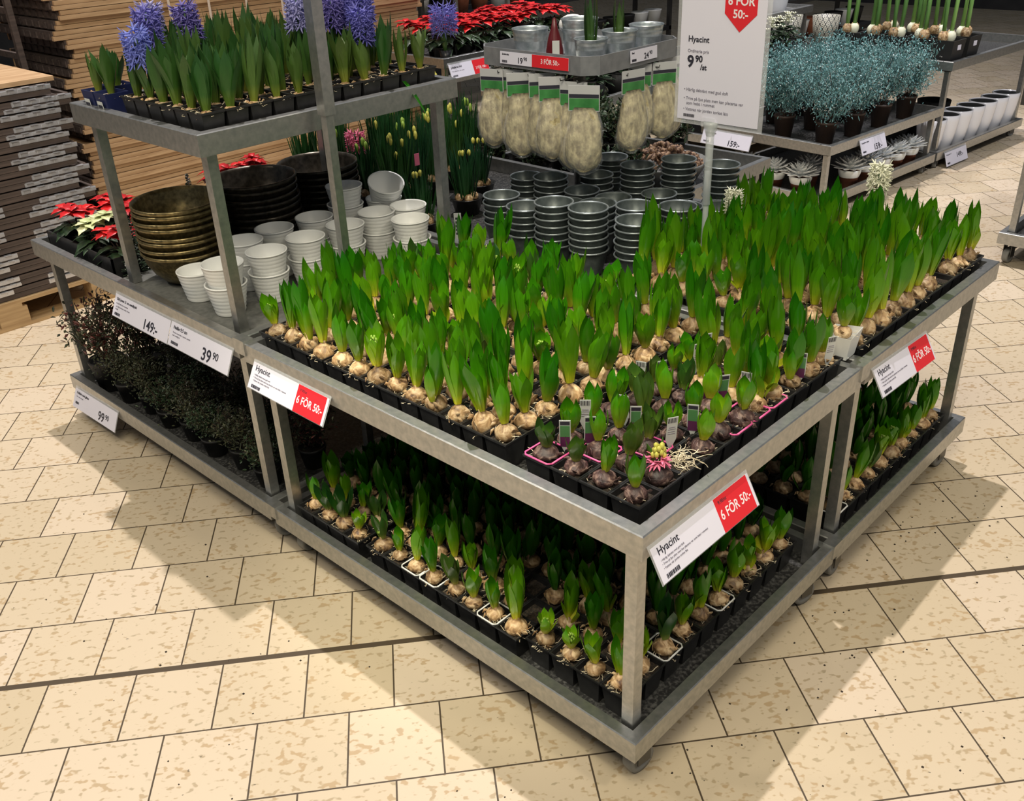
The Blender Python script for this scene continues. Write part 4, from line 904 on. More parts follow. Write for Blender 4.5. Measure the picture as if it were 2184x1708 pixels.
# ------------------------------------------------------------------ poinsettias
def poinsettia_proto(rnd, m, R_=.10, H_=.16):
    t = thing('poinsettia', '', 'poinsettia')
    b = MB(); b.lathe([(0, 0), (.035, 0), (.048, .075), (.050, .078), (.046, .078), (.044, .068), (0, .068)], 16); b.build('pot', M['black'], t)
    b = MB()
    for i in range(5): a = i * 1.26; b.tube([(0, 0, .06), (math.cos(a) * .03, math.sin(a) * .03, H_ * .8)], .003, 5)
    b.build('stem', M['brownstem'], t)
    b = MB()
    for i in range(20):
        a = rnd.uniform(0, 2 * PI); z = rnd.uniform(.08, H_ * .8); r0 = rnd.uniform(.01, .04)
        b.leafblade((math.cos(a) * r0, math.sin(a) * r0, z), (math.cos(a), math.sin(a), rnd.uniform(-.1, .3)), (0, 0, 1), rnd.uniform(.06, .085), .045, 0, .15, .5, 5, lobes=True)
    b.build('foliage', M['darkleaf'], t)
    b = MB()
    for hd in range(3):
        ha = hd * 2.1 + rnd.uniform(-.3, .3); hc = (math.cos(ha) * .035, math.sin(ha) * .035, H_ + rnd.uniform(-.01, .02))
        for i in range(9):
            a = i * 2.4 + rnd.uniform(-.2, .2); L = rnd.uniform(.055, .085) * (1 - .035 * i)
            b.leafblade((hc[0], hc[1], hc[2] + .002 * i), (math.cos(a), math.sin(a), rnd.uniform(-.05, .25) + .05 * i), (0, 0, 1), L, L * .66, 0, .18, .35, 5, lobes=True)
    b.build('bracts', M[m], t)
    return t
PR = [poinsettia_proto(rp, 'redleaf') for _ in range(3)]; PW = poinsettia_proto(rp, 'creamleaf')
b = MB(); ttz = .665
t = thing('plant_tray', 'black open tray of poinsettias at the far left end of the left table', 'plant tray', (.05, 2.20, ttz))
b.box(0, 0, 0, .42, .50, .004); b.box(0, 0, 0, .006, .50, .085); b.box(.414, 0, 0, .42, .50, .085); b.box(0, 0, 0, .42, .006, .085); b.box(0, .494, 0, .42, .50, .085); b.build('tray_body', M['black'], t)
for k, (pr, x, y, lab) in enumerate(((PR[0], .13, 2.61, 'red poinsettia nearest the outer end of left table'), (PW, .12, 2.42, 'cream poinsettia between red ones on the left table'), (PR[1], .12, 2.26, 'red poinsettia next to the bronze bowls'), (PR[2], .27, 2.58, 'red poinsettia behind the outermost red one'), (PR[0], .27, 2.44, 'red poinsettia directly behind the cream one'), (PR[1], .28, 2.29, 'red poinsettia behind the bronze bowl stack'), (PR[2], .62, 2.42, 'red poinsettia behind the dark bowl stacks'), (PR[0], .80, 2.50, 'red poinsettia glimpsed between the two dark bowl stacks'))):
    dup(pr, (x, y, .67), (0, 0, k * 1.3), (.95, .95, .9 if k < 6 else 1.15), lab, 'poinsettias on the left table')
jr = random.Random(12)
for k in range(14):
    i, j = k % 7, k // 7
    dup(PR[k % 3], (3.06 + i * .18, 3.80 + j * .26, .806), (0, 0, k), (1.35, 1.35, 1.25), f'red poinsettia on the far table, {ORD[i]} from left in the {["front", "back"][j]} row', 'red poinsettias on the far table')
t = thing('blue_hyacinth', 'single violet blue hyacinth flower in front of the red poinsettias', 'hyacinth', (3.02, 3.735, .806))
b = MB(); b.lathe([(0, 0), (.03, 0), (.04, .09), (.038, .09), (.034, .08), (0, .08)], 16); b.build('pot', M['black'], t)
b = MB(); leaf_cluster(rp, .15, 5, .03, .03, b, z0=.08); b.build('leaves', M['leaftall'], t); flower_spike(t, .20, .14, .085, 'bluepetal', rp, 60)

# small glittered conifers between the bowls
for k, (x, y, hh_) in enumerate(((.115, 2.165, .25), (.375, 2.20, .30))):
    t = thing('miniature_conifer', ['small frosted conifer left of the bronze bowls', 'small dark conifer between bronze and dark bowls'][k], 'conifer', (x, y, .665)); rr = random.Random(k)
    b = MB(); b.tube([(0, 0, 0), (0, 0, hh_)], .003, 5); b.build('trunk', M['brownstem'], t)
    b = MB()
    for q in range(260):
        tt = rr.random() ** .8; a = rr.uniform(0, 6.3); r_ = .038 * (1 - tt) + .004
        b.leafblade((math.cos(a) * r_ * .4, math.sin(a) * r_ * .4, .03 + (hh_ - .03) * tt), (math.cos(a), math.sin(a), .25), (0, 0, 1), r_ * .9, .006, 0, .2, .2, 2)
    b.build('needles', M['darkleaf'], t)
    b = MB()
    for q in range(70):
        tt = rr.random(); a = rr.uniform(0, 6.3); r_ = .036 * (1 - tt) + .004; b.sphere((math.cos(a) * r_, math.sin(a) * r_, .03 + (hh_ - .03) * tt), .0022, 4)
    tag(b.build('frosting', M['fluff'], t), kind='stuff')
# ------------------------------------------------------------------ bushes on the lower shelf at left
def bush_proto(rnd, mats, r, H_, n, ls, pot, potm, gl=0.03, name='bush_plant', curly=False):
    t = thing(name, '', 'plant')
    b = MB(); pr, ph = pot; b.lathe([(0, 0), (pr * .74, 0), (pr, ph - .008), (pr * 1.05, ph - .008), (pr * 1.05, ph), (pr * .97, ph), (pr * .95, ph - .01), (0, ph - .01)], 18); b.build('pot', M[potm], t)
    st = MB(); tips = []
    for i in range(26):
        a = rnd.uniform(0, 2 * PI); e = rnd.uniform(.1, 1); p = [Vector((0, 0, ph - .012))]
        tgt = Vector((math.cos(a) * r * math.sin(e * 1.5), math.sin(a) * r * math.sin(e * 1.5), ph + H_ * (.35 + .65 * math.cos(e * 1.3))))
        for k in range(1, 5): p.append(p[0].lerp(tgt, k / 4) + Vector((rnd.uniform(-1, 1), rnd.uniform(-1, 1), rnd.uniform(-1, 1))) * r * .08)
        st.tube(p, .0013, 3, cap=False); tips.append(p)
    st.build('twigs', M['brownstem'], t)
    b = MB()
    for i in range(n):
        p = rnd.choice(tips); k = rnd.uniform(1.2, 4); k0 = int(min(k, 3.99)); c = p[k0].lerp(p[k0 + 1] if k0 < 4 else p[4], k - k0)
        c = c + Vector((rnd.gauss(0, 1), rnd.gauss(0, 1), rnd.gauss(0, .8))) * r * .17
        if c.z < ph * .55: c.z = ph * .6
        d = Vector((rnd.uniform(-1, 1), rnd.uniform(-1, 1), rnd.uniform(-.4, 1)))
        b.leafblade(c, d, (rnd.uniform(-1, 1), rnd.uniform(-1, 1), 1), ls * rnd.uniform(.6, 1.2), ls * .5, rnd.choice([0, 0, 1]), .4, rnd.uniform(-.6, .6) if curly else .1, 2, .0004)
    b.build('foliage', [M[mats[0]], M[mats[1]]], t)
    b = MB()
    for i in range(int(n * gl)):
        p = rnd.choice(tips); c = p[4].lerp(p[2], rnd.random()) + Vector((rnd.gauss(0, 1), rnd.gauss(0, 1), rnd.gauss(0, 1))) * r * .17
        b.sphere(c, .0011 if not curly else .0026, 4)
    if b.v: tag(b.build('glitter', M['glitter'], t), kind='stuff')
    return t
BP = [bush_proto(rp, ('bushleaf', 'bushred'), .085, .15, 900, .014, (.045, .075), 'blackmatt', .02, 'leafy_bush'), bush_proto(rp, ('bushleaf', 'bushleaf'), .09, .12, 1000, .012, (.045, .075), 'blackmatt', .03, 'leafy_bush'), bush_proto(rp, ('darkleaf', 'bushleaf'), .08, .11, 900, .013, (.045, .07), 'blackmatt', .03, 'leafy_bush')]
bushes = [(.10, 2.60, 0, 1.45), (.22, 2.50, 0, 1.5), (.10, 2.44, 1, 1.1), (.11, 2.29, 1, 1.0), (.10, 2.14, 2, 1.0), (.11, 1.99, 1, 1.05), (.10, 1.84, 2, 1.0), (.12, 1.69, 1, 1.05), (.11, 1.54, 2, 1.0), (.27, 2.35, 1, 1.1), (.27, 2.15, 2, 1.1), (.27, 1.93, 1, 1.1), (.28, 1.72, 2, 1.1), (.27, 1.52, 0, 1.0)]
for k, (x, y, q, s) in enumerate(bushes):
    fr = k in (0, 2, 3, 4, 5, 6, 7, 8)
    dup(BP[q], (x, y, .1225), (0, 0, k * 1.7), (s, s, s * (1.0 if k > 1 else 1.15)), f'dark glittered bushy plant on the left lower shelf, {ORD[[0,2,3,4,5,6,7,8].index(k) if fr else [1,9,10,11,12,13].index(k)]} from left in the {"front" if fr else "rear"} row', 'bushy plants on the left lower shelf')

# ------------------------------------------------------------------ teal plants and succulents
TP = [bush_proto(rp, ('teal', 'teal'), .15, .20, 3600, .013, (.055, .09), 'terracotta', .10, 'teal_plant', True) for _ in range(2)]
M['brownpot'] = plain('brown plastic pot', (0.05, 0.03, 0.022), 0.5)
for p in TP:
    for ch in p.children:
        if ch.name.startswith('pot'): ch.data.materials[0] = M['brownpot']
tk = 0
for j in range(3):
    for i in range(4):
        u, v = .19 + i * .31, .16 + j * .28
        x, y, z = FP(u, v, .3665)
        dup(TP[(i + j) % 2], (x, y, z), (0, 0, tk * 2.1), (1.12, 1.12, 1.55), f'teal glittered curly plant, {ORD[i]} from left in the {["front", "middle", "rear"][j]} row of its table', 'teal glitter plants'); tk += 1
def succ_proto(rnd, silver=True):
    t = thing('succulent', '', 'succulent'); b = MB(); b.lathe([(0, 0), (.045, 0), (.060, .10), (.066, .10), (.066, .115), (.058, .115), (.056, .10), (0, .10)], 18); b.build('pot', M['terracotta'], t)
    b = MB(); b.lathe([(.058, .072), (.0615, .080), (.0675, .100), (.0675, .117), (.0655, .117)], 18); tag(b.build('frosted_band', M['white'], t), 'white frosted band')
    b = MB()
    for ring in range(5):
        for i in range(10 - ring):
            a = i * 2 * PI / (10 - ring) + ring * .35; el = .12 + ring * .28; L = .105 - ring * .013
            b.leafblade((0, 0, .11 + ring * .004), (math.cos(a) * math.cos(el), math.sin(a) * math.cos(el), math.sin(el)), (0, 0, 1), L * 1.1, .038, 0, .5, -.12, 4, .002)
    b.build('rosette', M['silverleaf'], t); return t
SP = succ_proto(rp)
sp_ = [FP(-.004 + .11, .42, .073), FP(.11, .24, .073), FP(.42, .10, .073), FP(.60, .10, .073), FP(.78, .10, .073), FP(.96, .10, .073), FP(1.13, .10, .073), FP(.11, .62, .073), FP(.30, .30, .073)]
sl = ['on the left end shelf, second from the post', 'on the left end shelf, nearest the post', 'first right of the post on the teal plant lower shelf', 'second right of the post', 'third right of the post', 'fourth right of the post', 'fifth right of the post, far end', 'furthest back on the left end shelf', 'in the shade behind the corner post']
for k, p in enumerate(sp_): dup(SP, p, (0, 0, k), (1, 1, 1), 'silver succulent in terracotta pot ' + sl[k], 'silver succulents')
kill(SP)
def tall_white(): 
    b = MB(); b.lathe([(0, 0), (.052, 0), (.062, .01), (.082, .12), (.092, .20), (.095, .235), (.088, .238), (.084, .20), (.05, .02), (0, .02)], 28); return b.mesh('white_planter', M['whitegloss'])
tw = tall_white()
def inner_disc(t_, r, z, m): b = MB(); b.disc(r, z, 28); return b.build('dark_inside', M[m], t_)
for k in range(7):
    u = .10 + k * .185; c = (5.27 + u * ca - .12 * sa, 1.47 + u * sa + .12 * ca, .073)
    t = thing('white_planter', f'glossy white planter with dark inside on the far lower shelf, {ORD[k]} from left', 'pot', c, 0, 'white planters on the far lower shelf'); mobj('planter_body', tw, t)
    inner_disc(t, .087, .232, 'blackmatt')
for k in range(3):
    u = .12 + k * .26; c = (5.27 + u * ca - .38 * sa, 1.47 + u * sa + .38 * ca, .073)
    b = MB(); b.lathe([(0, 0), (.07, 0), (.11, .20), (.115, .24), (.105, .24), (.10, .2), (0, .19)], 24); tag(b.build('dark_planter', M['blackmatt'], loc=c), f'wide dark planter behind the white ones, {ORD[k]} from left', 'pot', 'dark planters on the far lower shelf')
# amaryllis pots
def amaryllis_proto(rnd):
    t = thing('amaryllis_box', '', 'amaryllis')
    b = MB(); ring = lambda q, zz: [(-q, -q, zz), (q, -q, zz), (q, q, zz), (-q, q, zz)]
    b.add(ring(.07, 0) + ring(.085, .17) + ring(.08, .17) + ring(.078, .145), [(3, 2, 1, 0)] + [(k * 4 + w_, k * 4 + (w_ + 1) % 4, k * 4 + 4 + (w_ + 1) % 4, k * 4 + 4 + w_) for k in range(3) for w_ in range(4)] + [(12, 13, 14, 15)]); b.build('pot', M['blackmatt'], t)
    b = MB(); b.box(-.02, -.0865, .11, .02, -.083, .14); b.build('sticker', M['paper'], t)
    for i in range(3):
        x, y = (-.035 + i * .035), rnd.uniform(-.03, .03)
        mb = MB(); mb.sphere((x, y, .185), .033, 12, 0, 1.2); mb.build('bulb', M['bulb'] if i != 1 else M['whitepetal'], t)
        mb = MB(); mb.tube([(x, y, .2), (x + rnd.uniform(-.01, .03), y + rnd.uniform(-.01, .01), .62)], .013, 8); mb.build('stem', M['amstem'], t)
    return t
AP = [amaryllis_proto(rp) for _ in range(2)]
for k in range(9):
    i, j = k % 5, k // 5
    c = (5.27 + (.12 + j * .22) * ca - (.12 + i * .17) * sa, 1.47 + (.12 + j * .22) * sa + (.12 + i * .17) * ca, .6365)
    dup(AP[k % 2], c, (0, 0, math.radians(-4.7)), (1, 1, 1), f'black pot of tall amaryllis stems, {ORD[i]} from the near corner in the {["left", "right"][j]} line', 'amaryllis pots on the far table')
for p in AP: kill(p)
# patterned pots behind teal plants, white cyclamens
def patpot(x, y, z, s, lab):
    b = MB(); b.lathe([(0, 0), (.065, 0), (.085, .19), (.08, .19), (.062, .02), (0, .02)], 28); o = b.build('patterned_pot', M['patterned'], loc=(x, y, z)); o.scale = (s, s, s); tag(o, lab, 'pot')
patpot(5.95, 3.0, .585, 1.2, 'black and white lozenge patterned pot behind the teal plants, left of two')
patpot(6.0, 2.72, .592, 1.2, 'black and white lozenge patterned pot beside the amaryllis bulbs')
patpot(3.99, .40, .115, 1.35, 'lozenge patterned pot on the table cut by the right edge')
def cyclamen(x, y, z, s, lab, lm='darkleaf', fm='whitepetal'):
    t = thing('white_flower_pot', lab, 'flowers', (x, y, z)); t.scale = (s, s, s); rr = random.Random(int(x * 100))
    b = MB(); b.lathe([(0, 0), (.04, 0), (.055, .09), (.05, .09), (0, .08)], 16); b.build('pot', M['blackmatt'], t)
    b = MB()
    for i in range(60): a = rr.uniform(0, 6.3); q = rr.uniform(0, .05); b.leafblade((math.cos(a) * q, math.sin(a) * q, rr.uniform(.08, .15)), (math.cos(a), math.sin(a), rr.uniform(-.2, .6)), (0, 0, 1), .05, .03, 0, .2, .3, 3)
    b.build('foliage', M[lm], t); b = MB()
    for i in range(26):
        a = rr.uniform(0, 6.3); q = rr.uniform(0, .07); c = Vector((math.cos(a) * q, math.sin(a) * q, .19 + rr.uniform(-.03, .03)))
        for k in range(5): b.leafblade(c, (math.cos(k * 1.26), math.sin(k * 1.26), .8), (0, 0, 1), .018, .012, 0, .2, 0, 3)
    b.build('flowers', M[fm], t)
for k, (x, y) in enumerate(((4.90, 2.78), (5.12, 2.78), (5.34, 2.80), (5.56, 2.8))):
    cyclamen(x, y, .592, 1.3, f'white flowering pot plant behind the big sign, {ORD[k]} from left')
for k, (x, y) in enumerate(((3.25, 2.75), (3.55, 2.8), (3.85, 2.85))):
    cyclamen(x, y, .652, 1.4, f'white flowered plant with pale leaves behind the zinc buckets, {ORD[k]} from left')
tabL = table('display_table', 'display table with pale plants behind the zinc bucket stand', 3.05, 2.62, 1.1, .85, .70, .17)
o = mobj('white_planter', tw, None, (5.97, 3.14, .816)); o.scale = (1.25, 1.25, 1.1); tag(o, 'rounded white planter on the raised table at top centre right', 'pot')

# ------------------------------------------------------------------ daffodils on table E
def daffodil_proto(rnd, H_=.30, buds=4, bm_='yellowbud'):
    t = thing('daffodil_pot', '', 'daffodil'); b = MB(); b.lathe([(0, 0), (.045, 0), (.062, .085), (.066, .088), (.060, .088), (.055, .075), (0, .075)], 20); b.build('pot', M['black'], t)
    b = MB()
    for i in range(4): a = i * 1.6; b.sphere((math.cos(a) * .03, math.sin(a) * .03, .088), .018, 10, 0, 1.3)
    b.build('bulb', M['bulb'], t)
    b = MB()
    for i in range(48):
        a = rnd.uniform(0, 6.28); q = rnd.uniform(.005, .045); e = rnd.uniform(0, .25)
        b.leafblade((math.cos(a) * q, math.sin(a) * q, .09), (math.cos(a) * e, math.sin(a) * e, 1), (math.cos(a), math.sin(a), .2), H_ * rnd.uniform(.6, 1), .013, 0, .3, -.0, 5)
    b.build('leaves', M['grass'], t)
    b = MB()
    for i in range(buds): a = rnd.uniform(0, 6.28); q = rnd.uniform(0, .05); z = H_ * rnd.uniform(.75, 1.05) + .05; b.sphere((math.cos(a) * q, math.sin(a) * q, z), .008, 8, 0, 2.2)
    b.build('flower_bud', M[bm_], t); return t
DP = [daffodil_proto(rp, .27, 3), daffodil_proto(rp, .30, 5), daffodil_proto(rp, .24, 4, 'greenbud')]
dpos = [(1.00, 1.72), (1.03, 1.90), (1.06, 2.10), (1.20, 1.98), (1.20, 2.16), (1.05, 2.30), (1.22, 2.34), (1.36, 2.06), (1.38, 2.24), (1.06, 2.50), (1.25, 2.52), (1.44, 2.42), (1.30, 1.80), (1.52, 2.10), (1.56, 2.28), (1.60, 2.52), (1.70, 2.38), (1.70, 2.20), (1.47, 1.90)]
for k, (x, y) in enumerate(dpos):
    lab = 'potted daffodils on the rear table, ' + ('single pot with yellow bulbs nearest the grey pots' if k == 12 else f'{ORD[k]} counting back from the shelf post')
    dup(DP[k % 3], (x, y, .665), (0, 0, k), (1, 1, [.75, .95, 1.0, 1.0, 1.15, 1.1][k % 6]), lab, 'potted daffodils')
t = thing('pink_hyacinth', 'pink hyacinth in flower among the daffodils', 'hyacinth', (1.07, 2.16, .665)); b = MB(); leaf_cluster(rp, .20, 5, .026, .02, b, z0=.08); b.build('leaves', M['leaftall'], t); flower_spike(t, .24, .07, .038, 'pinkpetal', rp)
b = MB(); b.lathe([(0, 0), (.03, 0), (.04, .08), (.036, .08), (0, .07)], 14); b.build('pot', M['black'], t)
t = thing('care_tag', 'white upright care tag beside the right shelf post', 'plant tag', (1.06, 1.60, .665), -.8); b = MB(); b.box(-.013, 0, 0, .013, .001, .10); b.build('card', M['tagpaper'], t); b = MB()
for q in range(5): b.box(-.008, -.0006, .02 + q * .014, .006, 0, .028 + q * .014)
b.build('lettering', M['ink'], t)
b = MB(); b.box(-.012, 0, 0, .012, .001, .045); tag(b.build('care_tag', M['pinkpetal'], loc=(1.15, 1.90, .87)), 'small pink tag among the daffodil leaves', 'plant tag')
# white hyacinths among the green at the right table
for k, (x, y, z, s) in enumerate(((1.80, .40, .742, 1.0), (1.42, .70, .742, .8))):
    t = thing('white_hyacinth', ['cream white hyacinth in flower near the far corner of the right table', 'small white hyacinth flower beside the sign rod'][k], 'hyacinth', (x, y, z)); t.scale = (s, s, s)
    b = MB(); leaf_cluster(rp, .14, 5, .026, .01, b, z0=0); b.build('leaves', M['leaf'], t); mobj('bulb', bulb_mesh(rp, M['bulb'], .025), t); flower_spike(t, .14, .085, .036, 'whitepetal', rp)
# bowl of cones
t = thing('cone_basket', 'round basket heaped with brown cones behind the grey pots', 'basket', (2.34, 1.62, .60))
b = MB(); b.lathe([(0, 0), (.16, 0), (.20, .07), (.205, .08), (.195, .08), (.17, .03), (0, .03)], 30); b.build('basket_body', M['galv_dull'], t)
b = MB(); rr = random.Random(4)
for i in range(170):
    a = rr.uniform(0, 6.28); q = .18 * math.sqrt(rr.random()); z = .05 + .10 * (1 - (q / .19) ** 2) * rr.uniform(.6, 1)
    c = Vector((math.cos(a) * q, math.sin(a) * q, z)); d = Vector((rr.uniform(-1, 1), rr.uniform(-1, 1), rr.uniform(-.5, 1))).normalized()
    for k in range(3): b.sphere(tuple(c + d * (k - 1) * .008), .014 * (1 - .2 * k), 6, 0, .9)
o = b.build('cones', M['cone'], t); o['kind'] = 'stuff'
tabM = table('display_table', 'small display table holding the basket of cones', 1.90, 1.36, .95, 1.10, .62, .17)
DKP = [bush_proto(random.Random(q), ('darkleaf', 'bushleaf'), .10, .15, 700, .03, (.055, .09), 'blackmatt', .0, 'leafy_plant') for q in (1, 2)]
dk = 0
for j in range(4):
    for i in range(5):
        x, y = 1.99 + i * .18, 1.56 + j * .25
        if (i > 0 and j == 0) or (i in (1, 2, 3) and j < 2): continue
        dup(DKP[(i + j) % 2], (x, y, .566), (0, 0, dk), (1, 1, 1.1), f'dark leafy pot plant behind the sisal bags, {ORD[i]} from left in the {ORD[j]} row back', 'dark leafy plants behind the sisal bags'); dk += 1
for k in range(8):
    i, j = k % 4, k // 4
    dup(DKP[k % 2], (3.20 + i * .26, 3.02 + j * .28, .646), (0, 0, k), (1.2, 1.2, 1.2), f'dark leafy pot plant behind the pale flowers, {ORD[i]} from left, {ORD[j]} row', 'dark leafy plants behind the pale flowers')
for p in DKP: kill(p)

# ------------------------------------------------------------------ raised tray with zinc buckets and sisal bags
AX, AY, AZ = 1.30, 1.182, 1.293     # outer corner, rim height
th = math.radians(0)
ux = Vector((math.cos(th), math.sin(th), 0)); uy = Vector((-math.sin(th), math.cos(th), 0))
rk = thing('bucket_stand', 'grey raised tray stand with clipped corners, price strips and hooks for bags', 'display stand', (1.30, 1.182, .665))
zt = AZ - .665; Lx, Ly, cc, hh = .52, .53, .045, .060
def octo(e, z): return [(cc + e, e, z), (Lx - cc - e, e, z), (Lx - e, cc + e, z), (Lx - e, Ly - cc - e, z), (Lx - cc - e, Ly - e, z), (cc + e, Ly - e, z), (e, Ly - cc - e, z), (e, cc + e, z)]
b = MB(); rings = [octo(0, zt - hh), octo(0, zt), octo(.004, zt), octo(.004, zt - hh + .006)]
b.add([p for r in rings for p in r], [(k * 8 + q, k * 8 + (q + 1) % 8, (k + 1) * 8 + (q + 1) % 8, (k + 1) * 8 + q) for k in range(3) for q in range(8)] + [tuple(range(24, 32)), tuple(reversed(range(8)))]); b.build('tray_rim', M['greymetal'], rk)
b = MB(); b.tube([(Lx / 2, Ly / 2, .0), (Lx / 2, Ly / 2, zt - hh)], .022, 12); b.build('pillar', M['galv'], rk)
b = MB()
for k in range(7): yy = .05 + k * .072; b.tube([(.08, yy, zt - hh), (.08, yy, zt - hh - .02), (-.01, yy, zt - hh - .02), (-.012, yy, zt - hh - .012)], .002, 5)
for k in range(5): xx = .09 + k * .09; b.tube([(xx, .08, zt - hh), (xx, .08, zt - hh - .02), (xx, -.01, zt - hh - .02), (xx, -.012, zt - hh - .012)], .002, 5)
b.build('hook', M['darkmetal'], rk)
price_label('19.90 and red 3 FÖR 50 price strip on the bucket stand', (AX - .004, AY + .40, AZ - .008), (0, -1, 0), .31, .040, (-1, 0, 0), .002,
            dict(promo=(.48, 1.0, '3 FÖR 50:-', None), ps=.55, text=[('19', .66, .26, .85, 'LEFT', .0005), ('90', .42, .355, .60, 'LEFT', .0003), ('Zinkkruka', .2, .03, .28, 'LEFT', .0002)], bar=(.03, .7, .08, .2)), holder=False)
price_label('24.90 price strip on the right face of the bucket stand', (AX + .20, AY - .004, AZ - .006), (1, 0, 0), .15, .040, (0, -1, 0), .002,
            dict(text=[('24', .66, .50, .85, 'LEFT', .0005), ('90', .42, .70, .60, 'LEFT', .0003), ('Sisal', .2, .05, .28, 'LEFT', .0002)], bar=(.05, .7, .16, .2)), holder=False)
# buckets
def bucket_mesh(r, h):
    b = MB(); prof = [(0, 0), (r * .74, 0), (r * .76, .004), (r * .90, h * .62), (r * .915, h * .64), (r * .905, h * .66), (r * .93, h * .78), (r * .94, h * .80), (r * .93, h * .82), (r * .98, h - .004), (r * 1.01, h - .002), (r * 1.01, h + .001), (r * .98, h + .001), (r * .96, h - .006), (r * .74, .01), (0, .01)]
    b.lathe(prof, 28); return b.mesh('zinc_bucket', M['zinc'])
bk = bucket_mesh(.065, .105); tz = AZ - hh + .0065
bl = [(AX + .13, AY + .38, 'leftmost on the raised tray', 1.0, 1), (AX + .22, AY + .23, 'stacked in the middle of the raised tray, lower', 1.0, 2), (AX + .115, AY + .095, 'small one at the near corner of the raised tray', .88, 1), (AX + .27, AY + .095, 'with a dark green plant, second along right face', .95, 1), (AX + .43, AY + .10, 'rightmost on the raised tray', .95, 1)]
for k, (x, y, d, s, n) in enumerate(bl):
    for q in range(n):
        o = mobj('zinc_bucket', bk, None, (x, y, tz + q * .030)); o.scale = (s, s, s); tag(o, 'zinc bucket ' + (d if q == 0 else 'stacked in the middle of the raised tray, upper'), 'bucket', 'zinc buckets')
for k, (x, y) in enumerate(((AX + .115, AY + .095), (AX + .27, AY + .095))):
    b = MB(); leaf_cluster(rp, .24, 6, .026, .008, b, z0=0); tag(b.build('green_shoot', M['leaftall'], loc=(x, y, tz + .012)), ['dark green shoot standing in the near corner bucket', 'dark green shoot standing in the second bucket'][k], 'plant')
t = thing('bottle_ornament', 'dark red pointed bottle with white barcode label on the raised tray', 'bottle', (AX + .075, AY + .22, tz))
b = MB(); b.lathe([(0, 0), (.026, .0), (.03, .01), (.03, .05), (.022, .09), (.012, .12), (.006, .15), (0, .155)], 18); b.build('bottle_body', M['darkred'], t)
b = MB(); b.T = Matrix.Rotation(.85 + PI / 2 + PI, 4, 'Z'); b.box(-.012, -.0325, .035, .012, -.0300, .085); b.T = Matrix.Identity(4); b.build('paper_label', M['tagpaper'], t)
b = MB()
rr = random.Random(9)
for i in range(40): b.sphere((rr.uniform(-.05, .05), rr.uniform(-.05, .05), rr.uniform(.006, .02)), .015, 7)
tag(b.build('cotton_fluff', M['fluff'], loc=(AX + .07, AY + .22, tz)), 'white cotton fluff under the dark red bottle', 'cotton', None, 'stuff')
b = MB(); b.sphere((0, 0, .02), .05, 16, 0, .7); tag(b.build('fleece_bundle', M['fluff'], loc=(AX + .30, AY + .33, tz + .08)), 'shiny white fleece bundle behind the zinc buckets', 'bundle')
# sisal bags
def bag_proto(rnd, w_, h_, d_):
    t = thing('sisal_bag', '', 'bag'); hc = .080
    b = MB(); b.box(-w_ * .42, -.0015, -hc, w_ * .42, .0015, 0); b.build('header_card', M['cardwhite'], t)
    b = MB(); b.box(-w_ * .40, -.0024, -hc * .96, w_ * .40, .0024, -hc * .50); b.build('green_panel', M['cardgreen'], t)
    b = MB(); b.box(-w_ * .40, -.0026, -hc * .48, w_ * .40, .0026, -hc * .34); b.build('black_band', M['ink'], t)
    def blob(e, n=18, k=14, amp=.05):
        vs = []; fs = []; b = MB()
        for a in range(k + 1):
            tt = a / k; z = -hc + .012 - (h_ + e * 2) * tt; wd = (w_ * .5 + e) * (.62 + .38 * math.sin(PI * .5 * min(1, tt * 1.5))) * (1 if tt < .72 else math.sqrt(max(.04, 1 - ((tt - .72) / .29) ** 2))); dp = (d_ * .5 + e) * (math.sin(PI * .5 * min(1, tt * 1.6 + .05))) * (1 if tt < .75 else math.sqrt(max(.02, 1 - ((tt - .75) / .26) ** 2))) + .002
            for i in range(n):
                u = 2 * PI * i / n; s = 1 + amp * math.sin(3 * u + tt * 7) + rnd.uniform(-amp, amp) * .6
                vs.append((math.cos(u) * wd * s, math.sin(u) * dp * s, z))
        for a in range(k):
            for i in range(n): fs.append((a * n + i, a * n + (i + 1) % n, (a + 1) * n + (i + 1) % n, (a + 1) * n + i))
        fs += [tuple(range(n)), tuple(reversed(range(k * n, (k + 1) * n)))]
        b.add(vs, fs, 0, True); return b
    blob(0).build('sisal', M['sisal'], t); blob(.0045, amp=.09).build('clear_bag', M['film'], t); return t
BG = [bag_proto(rp, .108, .205, .075), bag_proto(rp, .118, .215, .07), bag_proto(rp, .104, .20, .08)]
zb = AZ - hh - .010
for k in range(7):
    y = AY + .02 + k * .070
    dup(BG[k % 3], (AX - .012 + (.03 if k % 2 else 0), y, zb - (.014 if k < 2 else 0)), (0, 0, -.95 + R.uniform(-.35, .3) + (0.2 if k == 0 else 0)), (1.15 if k == 0 else 1, 1, 1.03 - .01 * k), f'clear bag of sisal under the raised tray, {ORD[6-k]} from left of the left face', 'bags of sisal')
for k in range(4):
    x = AX + .21 + k * .090
    dup(BG[(k + 1) % 3], (x, AY - .012 + (.04 if k % 2 else 0), zb + .004), (0, 0, -.45 + R.uniform(-.3, .3)), (1, 1, .95), f'clear bag of sisal under the raised tray, {ORD[k]} from left of the right face', 'bags of sisal')
for p in BG: kill(p)

